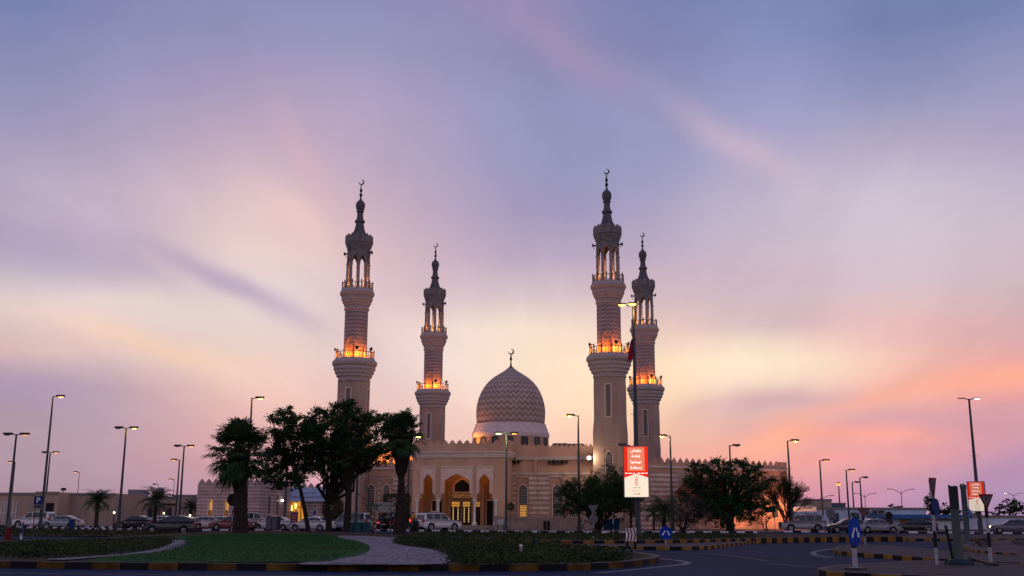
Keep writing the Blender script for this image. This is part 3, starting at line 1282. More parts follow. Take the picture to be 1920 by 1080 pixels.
# inscription band
m = MB()
xa, xb, za_, zb_ = bx(848), bx(886), bz(934), bz(925)
m.box(xa, xb, dB - .22, dB - .004, za_, zb_)
sb_ = m.build('inscription_board', mat('board_brown', (.10, .035, .02), .6), mosque)
m = MB()
m.poly([(xa + .15, za_ + .06), (xb - .15, za_ + .06), (xb - .05, (za_ + zb_) / 2), (xb - .15, zb_ - .06), (xa + .15, zb_ - .06), (xa + .05, (za_ + zb_) / 2)], dB - .235, dB - .222,
       [[(xa + .2, za_ + .1), (xb - .2, za_ + .1), (xb - .12, (za_ + zb_) / 2), (xb - .2, zb_ - .1), (xa + .2, zb_ - .1), (xa + .12, (za_ + zb_) / 2)]])
m.build('gold_border', GOLD, sb_)
text('inscription', 'مسجد الشيخ زايد', (xb - xa) * .8, (zb_ - za_) * .72, GOLD, sb_, ((xa + xb) / 2, dB - .235, (za_ + zb_) / 2))
# doors
zd1 = bz(939)
for (pa, pb) in ((846, 864), (867, 883.5), (889.5, 902)):
    m = MB()
    xa, xb = bx(pa), bx(pb)
    m.box(xa, xb, dB - .1, dB - .004, zplinth, zd1)
    dr = m.build('door', WOOD, mosque)
    m = MB()
    m.box(xa + .1, xb - .1, dB - .13, dB - .102, zd1 - .75, zd1 - .12)
    nb = 6
    m.build('lit_transom', WARM, dr)
    m = MB()
    for k in range(nb + 1):
        xx = xa + .1 + (xb - xa - .2) * k / nb
        m.box(xx - .025, xx + .025, dB - .15, dB - .132, zd1 - .75, zd1 - .12)
    m.box(xa + .08, xb - .08, dB - .149, dB - .1325, zd1 - .46, zd1 - .41)
    m.build('transom_bars', WOOD, dr)
    if pa < 880:
        m = MB()
        for xx in ((xa * 3 + xb) / 4, (xa + 3 * xb) / 4):
            for k in range(7):
                z_ = zplinth + .35 + k * .27
                m.box(xx - .07, xx + .07, dB - .115, dB - .102, z_, z_ + .18)
        m.build('door_glass', mat('lit_glass', (.3, .2, .1), .5, emit=(1, .66, .26), es=.6), dr)
for (pa, pb) in ((811, 829), (913, 925)):
    m = MB()
    xa, xb = bx(pa), bx(pb)
    m.poly([(xa - .12, zplinth), (xa, zplinth), (xa, zd1), (xb, zd1), (xb, zplinth), (xb + .12, zplinth), (xb + .12, zd1 + .12), (xa - .12, zd1 + .12)], dB - .12, dB - .004)
    d2 = m.build('side_door', CREAM, mosque)
    m = MB()
    m.box(xa, xb, dB - .03, dB - .005, zplinth, zd1)
    m.build('door_leaf', BLACKP, d2)
for px in (834, 906):
    m = MB()
    cx = bx(px)
    m.box(cx - .25, cx + .25, dB - .5, dB - .003, zplinth, bz(905))
    m.build('pilaster', MATS['porch_plaster'], mosque)
PORCHL = 0.55
for px, e in ((803, 50), (857, 90), (908, 60)):
    light('POINT', (hx(px), 1.7, hz(879)), e * PORCHL, (1, .42, .10), mosque, .3)

# hall wall right of the portal
xr0, xr1 = x1 + .002, hx(1113, 900, D4)
zH = hz(840, 1030, D4)
m = MB()
win = []
for (pa, pb, pz0, pzs, pzt) in ((973.5, 988.5, 969, 917, 909), (1037, 1052.5, 969, 917, 909), (1067.5, 1083, 969, 917, 909)):
    win.append((hx(pa, 940, D4), hx(pb, 940, D4), hz(pz0, (pa + pb) / 2, D4), hz(pzs, (pa + pb) / 2, D4), hz(pzt, (pa + pb) / 2, D4)))
zst = hz(885, 1030, D4)
m.box(xr0, xr1, D4, D4 + .5, zplinth, zst)
m.build('striped_wall', BAND, mosque)
m = MB()
m.box(xr0, xr1, D4 + .02, D4 + .5, zst + .002, zH)
m.build('upper_wall', STONE, mosque)
m = MB()
for (xa, xb, z0, zs_, zt_) in win:
    g = .42
    m.box(xa - g, xb + g, D4 - .05, D4 - .002, z0 - .1, zt_ + .95)
m.build('window_recess_panel', mat('pink_stone', (.42, .255, .19), .9, noise=.12, nscale=1), mosque)
m = MB()
for (xa, xb, z0, zs_, zt_) in win:
    m.box(xa - .5, xb + .5, D4 - .12, D4 - .055, zt_ + .955, zt_ + 1.12)
    for k in range(8):
        xx = xa - .4 + (xb - xa + .8) * k / 7
        m.box(xx - .06, xx + .06, D4 - .16, D4 - .122, zt_ + .97, zt_ + 1.08)
m.build('window_hood', CREAM, mosque)
for k, (xa, xb, z0, zs_, zt_) in enumerate(win):
    arch_window(mosque, xa, xb, z0, zs_, zt_, D4 - .055, .13, lit=.42 if k == 0 else None, grid_=(4, 12))
m = MB()
for (pa, pb) in ((992, 1008), (1056, 1062), (1097, 1108)):
    m.box(hx(pa, 900, D4), hx(pb, 900, D4), D4 - .28, D4 - .003, zplinth, zst - .2)
m.build('striped_pilaster', BAND, mosque)
m = MB()
m.box(hx(1002, 900, D4), hx(1008, 900, D4), D4 - .35, D4 - .003, zst - .198, hz(862, 1030, D4))
m.build('upper_pilaster', STONE, mosque)
m = MB()
zc0, zc1 = hz(862, 1030, D4), hz(857, 1030, D4)
m.box(x1 + .45, xr1, D4 - .3, D4 - .002, zc0, zc1)
m.build('hall_cornice', CORNICE, mosque)
m = MB()
for k in range(46):
    xx = x1 + .6 + (xr1 - x1 - .8) * k / 45
    m.box(xx - .06, xx + .06, D4 - .34, D4 - .302, zc0 + .1, zc1 - .05)
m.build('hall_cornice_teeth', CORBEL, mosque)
m = MB()
parapet(m, xr0, xr1, zc1 + .002, hz(838.5, 1030, D4), .42, 0.62, D4 - .22, D4 + .01)
m.build('hall_parapet', STONE, mosque)
# tall hall body
xl = hx(700, 850, 10)
m = MB()
m.box(x0 - 0.6, xr1 + 1, D4 + .503, 38, zplinth, zH - .7)
m.box(xl, x0 - .605, 9, 38, 0, hz(846, 740, 9))
m.build('hall_body', STONE, mosque)
m = MB()
parapet(m, xl, x0 - .6, hz(846, 740, 9) + .002, hz(846, 740, 9) + .35, .6, .9, 9, 9.3)
m.build('set_back_parapet', STONE, mosque)
# rear parapet seen above right part
m = MB()
parapet(m, hx(1085, 838, 12), hx(1112, 838, 12), zH - .7, zH + .2, .55, .8, 12, 12.3)
m.build('rear_parapet', STONE, mosque)
# roof plant
for (pa, pb, pt) in ((1040, 1060, 831), (1064, 1090, 832)):
    m = MB()
    xa, xb = hx(pa, 835, 8), hx(pb, 835, 8)
    zt_ = hz(pt, 1060, 8)
    m.box(xa, xb, 8, 9.5, zH - .71, zt_ - .25)
    m.box(xa - .2, xb + .2, 7.8, 9.7, zt_ - .248, zt_)
    m.build('roof_unit', mat('roof_unit_grey', (.16, .15, .16), .7), mosque)
# left wall
xL0, xL1 = hx(636, 900, D4), x0 - .002
zL = hz(875, 730, D4)
m = MB()
m.box(xL0, xL1, D4, D4 + .5, zplinth - .4, hz(893, 730, D4))
m.build('striped_wall', BAND, mosque)
m = MB()
m.box(xL0, xL1, D4 + .02, D4 + .5, hz(893, 730, D4) + .002, zL)
m.build('upper_wall', STONE, mosque)
m = MB()
parapet(m, xL0, xL1, zL + .002, zL + .35, .62, .95, D4 - .06, D4 + .24)
m.build('left_parapet', STONE, mosque)
m = MB()
m.box(xL0, xL1, D4 - .2, D4 - .063, zL - .35, zL - .1)
m.build('left_cornice', CORNICE, mosque)
for (pa, pb) in ((652, 664), (690, 702), (718.5, 730.5), (757, 768)):
    xa, xb = hx(pa, 940, D4), hx(pb, 940, D4)
    z0, zs_, zt_ = hz(966, 710, D4), hz(917, 710, D4), hz(909, 710, D4)
    m = MB()
    m.box(xa - .4, xb + .4, D4 - .05, D4 - .002, z0 - .1, zt_ + .9)
    m.build('window_recess_panel', MATS['pink_stone'], mosque)
    arch_window(mosque, xa, xb, z0, zs_, zt_, D4 - .055, .13, grid_=(4, 12))
light('POINT', (hx(716, 860, 7), 7.2, hz(866, 716, 7) - .4), 800, (1, .38, .07), mosque, .3)
light('POINT', (hx(748, 860, 7), 7.2, hz(866, 748, 7) - .4), 500, (1, .38, .07), mosque, .3)
# dome
C = P(957.5, 800, 154.5)
cx, cy = (Vector((C.x, C.y, 0)) - fr0.o).dot(fr0.u), (Vector((C.x, C.y, 0)) - fr0.o).dot(fr0.v)


def dz(py):
    return P(957.5, py, 154.5).z


def dr_(wpx, py):
    z = dz(py) - CAMH
    return wpx / F * (154.5 * math.cos(PITCH) + z * math.sin(PITCH))


def dprof(l):
    return [(dr_(a, b), dz(b)) for a, b in l]


m = MB()
m.lathe(dprof([(70, 850), (70, 822)]), 48, (cx, cy))
drum = m.build('drum', STONE, mosque, smooth=True)
m = MB()
m.lathe(dprof([(70, 822.5), (71.5, 822), (72.8, 818), (72.5, 813), (71, 811), (70, 809.5), (69.5, 806), (68, 803), (66.5, 800), (66.5, 796.5), (64.3, 796)]), 64, (cx, cy))
m.build('dome_ring', CORNICE, mosque, smooth=True)
m = MB()
m.lathe(dprof([(63.3, 797), (64.3, 786), (64.8, 775), (64.2, 765), (62.4, 755), (59.4, 745), (55, 735), (49, 725), (41.5, 716), (32, 708), (22, 701.5), (13, 696), (7, 691.5), (5, 689)]), 96, (cx, cy))
dome = m.build('dome', ZIGD, mosque, smooth=True)
m = MB()
m.lathe(dprof([(5.6, 692), (4, 689), (2, 686.5), (1.4, 684), (1.8, 683), (1.1, 681), (1.1, 676.5), (2.3, 674.5), (2.2, 672), (1.1, 668), (1.5, 667), (.8, 665)]), 14, (cx, cy))
fin = m.build('finial', BRONZE, dome, smooth=True)
m = MB()
crescent(m, (0, 0, 0), dr_(4.6, 660))
o_ = m.build('crescent', BRONZE, dome, smooth=True, xf=Matrix.Translation((cx, cy, dz(659.3))) @ Matrix.Rotation(-THM, 4, 'Z'))
rd = dr_(70, 830)
for k in range(16):
    a = 2 * PI * k / 16 - PI / 2 + .16
    X_ = Matrix.Translation((cx, cy, 0)) @ Matrix.Rotation(a + PI / 2, 4, 'Z')
    m = MB()
    hw_ = .42
    z0, zs_, zt_ = dz(836.5), dz(826), dz(821.5) - .1
    q = arch(-hw_, hw_, z0, zs_, zt_)
    m.poly(q, -rd - .03, -rd - .015)
    m.poly(arch(-hw_ - .1, hw_ + .1, z0 - .1, zs_, zt_ + .12), -rd - .09, -rd + .05, [q])
    m.mi = 0
    m.build('drum_window', [mat('drum_window_blue', (.02, .035, .05), .3)], drum, xf=X_)
light('POINT', (cx - 5.6, cy - 4.4, dz(833)), 500, (1, .33, .05), mosque, .3)

# annexe wall right of the near right minaret
pa, pb = at(1176, 137), at(1481, 149)
thA = math.atan2(pb.y - pa.y, pb.x - pa.x)
frA = Fr(pa, thA)
annex = thing('courtyard_wall', 'high crenellated stone wall running right from the near minaret behind the round tree', 'wall', frA.o, thA)
LA = (pb - pa).length
zA = frA.hit(1300, 873)[1]
m = MB()
zA2 = frA.hit(1300, 886)[1]
m.box(0, LA * .30, 0, .6, .02, zA2)
m.build('striped_wall', BAND, annex)
m = MB()
m.box(LA * .30 + .002, LA, .03, .6, .02, zA2)
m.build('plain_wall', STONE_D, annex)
m = MB()
m.box(0, LA, .02, .6, zA2 + .002, zA)
m.box(LA - .6, LA, .602, 12, .02, zA)
m.build('upper_wall', STONE, annex)
m = MB()
parapet(m, .0, LA - 1.2, zA + .002, zA + .1, .85, 1.02, .02, .3)
m.box(LA - 1.2, LA, .0, .6, zA + .002, zA + .85)
m.build('crenellation', STONE, annex)
m = MB()
m.box(0, LA, -.14, -.002, zA2 + .5, zA2 + .75)
m.build('cornice', CORNICE, annex)
light('POINT', tuple(frA.u * 0 + Vector((LA - 2.5, -2.2, 2.6))), 900, (1, .30, .09), annex, .4)
light('POINT', (LA - 9.0, -2.2, 1.2), 420, (1, .30, .10), annex, .4)
m = MB()
for (a, b) in ((.25, 1.1), (4.5, 5.4), (9, 10)):
    m.box(LA - 12 + a, LA - 12 + b, -.06, -.003, 1.6, 4.8)
m.build('window', WINGL, annex)
m = MB()   # tiled lean-to
xa = frA.hit(1262, 900)[0]
m.poly([(xa, 4.6), (xa + 6, 4.6), (xa + 3.4, 6.7), (xa + 2.6, 6.7)], -2.6, -.01)
m.build('porch_roof', mat('roof_tile', (.20, .06, .04), .8, noise=.2), annex)

# low boundary wall in front of the mosque
pa, pb = at(927, 131), at(1178, 128)
thF = math.atan2(pb.y - pa.y, pb.x - pa.x)
bw = thing('boundary_wall', 'low stone wall with a pierced top band along the mosque forecourt', 'wall', pa, thF)
LF_ = (pb - pa).length
m = MB()
m.box(0, LF_, 0, .25, .02, .95)
m.build('plinth', mat('forecourt_stone', (.27, .21, .21), .9, noise=.15, nscale=1), bw)
m = MB()
nb = 26
m.box(0, LF_, .03, .22, 1.35, 1.5)
for k in range(nb * 4 + 1):
    xx = LF_ * k / (nb * 4)
    m.box(max(xx - .04, 0), xx + .04, .06, .18, .951, 1.349)
m.build('pierced_band', MATS['forecourt_stone'], bw)
for k in range(9):
    m = MB()
    xx = .25 + (LF_ - .5) * k / 8
    m.box(xx - .2, xx + .2, -.06, .31, .02, 1.62)
    m.build('pier', MATS['forecourt_stone'], bw)

# ---------------------------------------------------------------- training centre (left)
pc = at(484, 131)
frC = Fr(pc, THM)
cen = thing('training_centre', 'low striped stone building with crenellated roof and a pale blue sign over its lit door', 'building', frC.o, THM)
xw = frC.hit(369, 940)[0]
zc = frC.hit(430, 908)[1]
m = MB()
m.box(xw, 0, 0, .5, .02, zc)
m.box(xw, xw + .5, .502, 18, .02, zc)
m.box(-.5, 0, .502, 10.5, .02, zc)
xe = frC.hit(641, 940, 10.5)[0]
m.box(0, xe, 10.5, 11, .02, zc - .2)
m.build('wall', BAND2, cen)
m = MB()
m.box(xw + .5, -.5, .5, 18, zc - .8, zc - .6)
m.box(-.5, xe, 11, 18, zc - .9, zc - .7)
m.build('roof', STONE, cen)
m = MB()
parapet(m, xw, 0, zc + .002, zc + .05, .62, .92, 0, .3)
parapet(m, 0, xe, zc - .198, zc - .15, .62, .92, 10.5, 10.8)
q = MB()
parapet(q, .302, 10.4, zc + .002, zc + .05, .62, .92, -.3, 0)
n0 = len(m.v)
m.v += [(y, x, z) for x, y, z in q.v]
for f_ in q.f:
    m.face([n0 + t for t in f_][::-1])
m.build('crenellation', mat('mauve_stone', (.36, .27, .27), .9, noise=.15, nscale=1), cen)
for px in (394.5, 425):
    xx = frC.hit(px, 950)[0]
    z0, zs_, zt_ = frC.hit(px, 972)[1], frC.hit(px, 940)[1], frC.hit(px, 935)[1]
    m = MB()
    m.poly(arch(xx - .36, xx + .36, z0, zs_, zt_), -.06, .0, [arch(xx - .26, xx + .26, z0 + .08, zs_, zt_ - .1)])
    wn = m.build('window', CREAM, cen)
    m = MB()
    m.poly(arch(xx - .12, xx + .26, z0 + 1.0, zs_, zt_ - .1), -.03, -.004)
    m.build('lit_pane', WARM, wn)
    m = MB()
    m.box(xx - .25, xx + .25, -.02, -.003, z0 + .09, z0 + .98)
    m.build('lower_pane', mat('amber_dim', (.1, .05, .02), .5, emit=(1, .35, .08), es=.12), wn)
    m = MB()
    m.box(xx - .02, xx + .02, -.055, -.035, z0 + .08, zt_ - .15)
    m.box(xx - .26, xx + .26, -.054, -.036, zs_ - .05, zs_ + .02)
    m.build('lattice', WOOD, wn)
for dd in (3.0, 5.6, 8.2):
    q = MB()
    q.poly(arch(dd - .22, dd + .22, 1.2, 3.6, 4.0), -.04, -.003)
    q.v = [(-y, x, z) for x, y, z in q.v]
    q.f = [t[::-1] for t in q.f]
    q.build('window', WINGL, cen)
# sign panel
xa, z1 = frC.hit(542.5, 914, 9.7)
xb, z0 = frC.hit(613, 940, 9.7)
m = MB()
m.box(xa, xb, 9.7, 9.9, z0, z1)
sg = m.build('sign_panel', mat('pale_blue_panel', (.26, .30, .46), .5, emit=(.3, .4, .8), es=.08), cen)
text('lettering', 'مركز تدريب', (xb - xa) * .36, (z1 - z0) * .2, BLUED, sg, ((xa + xb) / 2 + .2, 9.69, z1 - (z1 - z0) * .38))
text('lettering', 'الأئمة الخطباء والحفاظ', (xb - xa) * .84, (z1 - z0) * .26, BLUED, sg, ((xa + xb) / 2 - .1, 9.69, z1 - (z1 - z0) * .68))
m = MB()
m.lathe([(.22, 0), (.22, .02)], 14)
m.v = [(x + xa + .35, 9.685 + z, y + z1 - .35) for x, y, z in m.v]
m.build('emblem', BLUED, sg)
# lit doorway
xa, z1 = frC.hit(545, 941, 10.48)
xb, z0 = frC.hit(571, 975, 10.48)
m = MB()
m.box(xa, xb, 10.44, 10.49, .3, z1)
dw = m.build('doorway', mat('amber_hall', (.35, .14, .02), .7, emit=(1, .40, .04), es=.55, noise=.4, nscale=2), cen)
m = MB()
for px in (546, 555, 564, 571):
    xx = frC.hit(px, 960, 10.4)[0]
    m.box(xx - .05, xx + .05, 10.38, 10.43, .3, z1)
m.box(xa, xb, 10.385, 10.43, 2.6, 2.7)
m.build('door_frame', WOOD, dw)
m = MB()
for px, pz in ((546.5, 950), (554.5, 946)):
    xx, z_ = frC.hit(px, pz, 10.3)
    m.box(xx - .1, xx + .1, 10.25, 10.37, z_ - .5, z_ + .15)
m.build('hall_lamp', LEDW if False else mat('hall_lamp_glow', (1, .8, .4), .5, emit=(1, .72, .2), es=3), dw)
xx, z_ = frC.hit(521.5, 944, 6)
m = MB()
m.lathe([(.04, 0), (.13, .06), (.13, .2), (.04, .26)], 12)
m.v = [(x + .25, y + 6.6, z + 3.3) for x, y, z in m.v]
m.build('wall_lamp', mat('cool_lamp', (1, 1, 1), .5, emit=(1, 1, .95), es=6), cen)

# ---------------------------------------------------------------- far buildings


def slab_building(name, label, px0, px1, Y, pyt, mt, depth=12, cat='building', th=None, Y2=None):
    a, b = at(px0, Y), at(px1, Y2 or Y)
    t = math.atan2(b.y - a.y, b.x - a.x)
    fr = Fr(a, t)
    z = fr.hit((px0 + px1) / 2, pyt)[1]
    o = thing(name, label, cat, a, t)
    Lw = (b - a).length
    m = MB()
    m.box(0, Lw, 0, depth, .01, z)
    m.build('wall', mt, o)
    m = MB()
    m.box(-.1, Lw + .1, -.12, -.002, z - .3, z + .05)
    m.build('coping', mat('coping_grey', (.22, .19, .19), .8), o)
    return o, fr, Lw, z


BEIGE = mat('beige_render', (.40, .30, .245), .9, noise=.15, nscale=.3, streak=3)
BEIGE2 = mat('dun_render', (.33, .26, .22), .9, noise=.15, nscale=.3, streak=3)
GREYB = mat('grey_render', (.24, .23, .29), .85, noise=.1, nscale=.5)


def panelwall(name, c, period=1.6):
    def f(t, tco):
        sp = t.nodes.new('ShaderNodeSeparateXYZ')
        t.links.new(tco.outputs['Object'], sp.inputs[0])
        v = tm(t, 'FRACT', tm(t, 'DIVIDE', sp.outputs[0], period))
        c2 = tuple(k * .72 for k in c)
        return grime(t, tco, tmix(t, tm(t, 'LESS_THAN', v, .045), c, c2), .18, .35)
    return mat_fn(name, f)


PWALL = panelwall('blue_white_panel', (.42, .54, .72))
PWALL2 = panelwall('pale_panel', (.48, .54, .68), 2.4)


def ac_unit(par, x, z, y=-.45):
    m = MB()
    m.box(x - .45, x + .45, y, -.005, z, z + .6)
    o = m.build('air_conditioner', mat('ac_grey', (.16, .16, .17), .6), par)
    m = MB()
    m.lathe([(.22, 0), (.22, .02)], 12)
    m.v = [(a + x - .1, y - .02 + c, b + z + .3) for a, b, c in m.v]
    m.build('fan_grille', BLACKP, o)


b1, f1, L1, z1 = slab_building('walled_house', 'long plain pinkish beige house front behind the white four by four', -140, 62, 150, 924, BEIGE)
m = MB()
for k in range(9):
    m.box(L1 - 6 + k * .42, L1 - 5.9 + k * .42, -.08, -.003, .3, 3.4)
m.box(L1 - 6, L1 - 2.5, -.09, -.01, 1.7, 1.8)
m.build('gate_bars', WHITEP, b1)
b2, f2, L2, z2 = slab_building('beige_house', 'beige flat roofed house with a dark open gateway behind the parking sign', 62, 104, 146, 922.5, BEIGE)
m = MB()
xg = f2.hit(84, 970)[0]
m.box(xg, xg + 1.1, -.05, -.004, .02, 3.1)
m.build('doorway', BLACKP, b2)
b3, f3, L3, z3 = slab_building('dun_house', 'dull brown flat roofed house with wall mounted air conditioners behind the left palm', 104, 212, 150, 925, BEIGE2)
for px, py in ((107, 956), (122, 957), (190, 955)):
    xx, zz = f3.hit(px, py)
    ac_unit(b3, xx, zz)
xx, zz = f3.hit(118, 925)
m = MB()
m.box(xx - .3, xx + .3, -.1, .25, z3 + .35, z3 + .75)
m.tube([(xx, .1, z3 - .2), (xx, .1, z3 + .4)], .05, 6)
m.build('roof_floodlight', DMETAL, b3)
b4, f4, L4, z4 = slab_building('low_villa', 'low brownish villa with a thin roof band between the two left palms', 205, 330, 175, 931, BEIGE2)
m = MB()
m.box(0, L4, -.5, -.13, z4 - 1.3, z4 - 1.1)
m.build('awning', WOOD, b4)
for k in range(3):
    m = MB()
    xx = 3 + k * 3.1
    m.box(xx, xx + .8, -.05, -.004, 1.2, 2.7)
    m.build('window', WINGL, b4)
m = MB()
m.box(1.5, 4, 3, 6, z4, z4 + 1.2)
m.lathe([(.7, z4), (.7, z4 + 1.3), (.3, z4 + 1.6)], 12, (6.5, 4))
m.build('roof_tank', GREYB, b4)
b5, f5, L5, z5 = slab_building('grey_office', 'grey flat roofed office with a dark window strip beside the striped building', 320, 380, 185, 928, GREYB)
m = MB()
m.box(.6, L5 - .4, -.06, -.004, z5 - 3.0, z5 - 1.9)
m.build('window_strip', WINGL, b5)
b6, f6, L6, z6 = slab_building('panel_warehouse', 'long low blue white panelled shed behind the traffic on the right', 1492, 1738, 172, 952, PWALL, 14)
for px, py in ((1600, 968), (1625, 965), (1641, 964), (1653, 963), (1653, 974), (1692, 977), (1709, 977), (1560, 975)):
    xx, zz = f6.hit(px, py)
    ac_unit(b6, xx, zz)
m = MB()
xa, za = f6.hit(1654, 972)
xb, zb = f6.hit(1736, 965)
m.box(xa, xb, -1.2, -.13, za, zb)
m.build('blue_canopy', mat('canopy_blue', (.03, .12, .30), .6, noise=.15), b6)
for px in (1568, 1606, 1636, 1668):
    xx = f6.hit(px, 980)[0]
    m = MB()
    m.box(xx - .5, xx + .5, -.05, -.004, .1, 2.3)
    m.build('door', mat('slate_door', (.05, .08, .12), .6), b6)
b7, f7, L7, z7 = slab_building('site_office', 'low blue roofed cabin between the panelled shed and the white wall', 1725, 1812, 150, 972.5, PWALL2, 8)
m = MB()
m.box(-4.5, L7 + .5, -1.0, 8.5, z7 + .06, z7 + .55)
m.build('roof', MATS['canopy_blue'], b7)
b8, f8, L8, z8 = slab_building('white_wall', 'long white boundary wall under the dark trees at the right edge', 1810, 2010, 150, 967, PWALL2, .3, 'wall')
b9, f9, L9, z9 = slab_building('beige_depot', 'beige depot block with blue side rising behind the panelled shed', 1512, 1562, 230, 936, BEIGE2, 20)
b10, f10, L10, z10 = slab_building('blue_depot', 'small blue and beige block stepping down beside the depot', 1562, 1588, 232, 943, mat('depot_blue', (.06, .12, .20), .7), 20)
# white tent
tp, tY = at(1503, 150), 150
tent = thing('tent_canopy', 'white pitched tent canopy beside the feathery tree at the end of the crenellated wall', 'tent', tp, 0)
m = MB()
za = P(1503, 950, 150).z
m.poly([(-1.8, 2.4), (2.2, 2.4), (2.2, za), (1.2, za + .1), (-1.8, 2.9)], 0, 5)
m.build('canopy', WHITEP, tent)
for xx in (-1.7, 2.0):
    for yy in (.1, 4.9):
        m = MB()
        m.tube([(xx, yy, 0), (xx, yy, 2.4)], .05, 6)
        m.build('pole', METAL, tent)

# ---------------------------------------------------------------- ground, roads, islands


def speck(name, c1, c2, scale, rough=.9, contrast=(.35, .65), bump=.4, big=0.25, bigs=.15):
    if name in MATS:
        return MATS[name]
    m = mat_fn(name, lambda t, tco: _speck(t, tco, c1, c2, scale, contrast, big, bigs), rough)
    if bump:
        t = m.node_tree
        n = t.nodes.new('ShaderNodeTexNoise')
        n.inputs['Scale'].default_value = scale
        n.inputs['Detail'].default_value = 5
        tco = [q for q in t.nodes if q.type == 'TEX_COORD'][0]
        t.links.new(tco.outputs['Object'], n.inputs['Vector'])
        bp = t.nodes.new('ShaderNodeBump')
        bp.inputs['Strength'].default_value = bump
        bp.inputs['Distance'].default_value = .03
        t.links.new(n.outputs['Fac'], bp.inputs['Height'])
        t.links.new(bp.outputs[0], t.nodes['Principled BSDF'].inputs['Normal'])
    return m


def _speck(t, tco, c1, c2, scale, contrast, big, bigs):
    n = t.nodes.new('ShaderNodeTexNoise')
    n.inputs['Scale'].default_value = scale
    n.inputs['Detail'].default_value = 5
    t.links.new(tco.outputs['Object'], n.inputs['Vector'])
    mr = t.nodes.new('ShaderNodeMapRange')
    mr.inputs[1].default_value, mr.inputs[2].default_value = contrast
    t.links.new(n.outputs['Fac'], mr.inputs[0])
    return grime(t, tco, tmix(t, mr.outputs[0], c1, c2), big, bigs)


ASPH = speck('asphalt', (.006, .015, .042), (.013, .028, .072), 9, .9, bump=.5, big=.4, bigs=.09)
SAND = speck('dusty_ground', (.10, .075, .065), (.16, .12, .10), 1.5, .95)
def pavers(name, c1, c2, cm):
    def f(t, tco):
        b = t.nodes.new('ShaderNodeTexBrick')
        b.inputs['Scale'].default_value = 4.5
        b.inputs['Color1'].default_value = (*c1, 1)
        b.inputs['Color2'].default_value = (*c2, 1)
        b.inputs['Mortar'].default_value = (*cm, 1)
        b.inputs['Mortar Size'].default_value = .03
        t.links.new(tco.outputs['Object'], b.inputs['Vector'])
        return grime(t, tco, b.outputs['Color'], .3, .7)
    return mat_fn(name, f, .85)


PAVE = pavers('block_paving', (.065, .050, .058), (.085, .065, .072), (.035, .03, .035))
PAVE2 = pavers('forecourt_paving', (.16, .12, .12), (.20, .15, .145), (.10, .08, .08))
GRAVEL = speck('white_gravel', (.04, .034, .04), (.32, .27, .30), 7, .95, (.32, .62), .9, .15, .3)
LAWN = speck('lawn_turf', (.009, .054, .011), (.018, .084, .016), 3, .95, (.3, .7), .8, .5, .10)
SOIL = speck('soil', (.03, .022, .016), (.06, .045, .03), 3, .95)


def catmull(pts, closed=False, n=6):
    out = []
    N_ = len(pts)
    rng = range(N_ if closed else N_ - 1)
    for i in rng:
        if closed:
            p = [pts[(i + k) % N_] for k in (-1, 0, 1, 2)]
        else:
            p = [pts[max(i - 1, 0)], pts[i], pts[i + 1], pts[min(i + 2, N_ - 1)]]
        for k in range(n):
            t = k / n
            out.append(0.5 * ((2 * p[1]) + (p[2] - p[0]) * t + (2 * p[0] - 5 * p[1] + 4 * p[2] - p[3]) * t * t + (3 * p[1] - p[0] - 3 * p[2] + p[3]) * t ** 3))
    if not closed:
        out.append(pts[-1])
    return out


def sheet(name, pts, z, m_, kind='structure', thick=0):
    v = [Vector((p[0], p[1], 0)) for p in pts]
    tri = tessellate_polygon([v])
    m = MB()
    m.v = [(p.x, p.y, z) for p in v]
    for t in tri:
        a, b, c = (v[k] for k in t)
        if (b - a).cross(c - a).z < 0:
            t = t[::-1]
        m.face(t)
    o = m.build(name, m_)
    return tag(o, kind=kind)


def resample(pts, step):
    out = [pts[0]]
    acc = 0
    for a, b in zip(pts, pts[1:]):
        L = (b - a).length
        while acc + L >= step:
            t = (step - acc) / L
            a = a + (b - a) * t
            out.append(a.copy())
            L = (b - a).length
            acc = 0
        acc += L
    return out


def kerb(pts, wid=.22, h=.15, seg=.95, colors=(None, None), name='kerb', top=None, z0=-.01):
    """kerb of alternating painted stones; pts is the outer foot line, interior on the left"""
    pts = [Vector((p[0], p[1], 0)) for p in pts]
    pts = resample(pts, seg / 2)
    m = MB()
    for k in range(len(pts) - 1):
        a, b = pts[k], pts[k + 1]
        d0 = (pts[min(k + 1, len(pts) - 1)] - pts[max(k - 1, 0)]).normalized()
        d1 = (pts[min(k + 2, len(pts) - 1)] - pts[k]).normalized()
        n0, n1 = Vector((-d0.y, d0.x, 0)), Vector((-d1.y, d1.x, 0))
        jit = 0.004 * ((k // 2) % 3)
        zt = Vector((0, 0, h + jit))
        zl = Vector((0, 0, z0))
        c = .03
        m.mi = (k // 2) % 2
        q = [a + zl, b + zl, b + n1 * c * .4 + zt - Vector((0, 0, c)), a + n0 * c * .4 + zt - Vector((0, 0, c))]
        m.quad(*q)
        m.quad(q[3], q[2], b + n1 * c + zt, a + n0 * c + zt)
        if top:
            m.mi = 2
        m.quad(a + n0 * c + zt, b + n1 * c + zt, b + n1 * wid + zt, a + n0 * wid + zt)
        m.quad(a + n0 * wid + zt, b + n1 * wid + zt, b + n1 * wid + zl, a + n0 * wid + zl)
    mm = list(colors) + ([top] if top else [])
    return tag(m.build(name, mm), kind='structure')


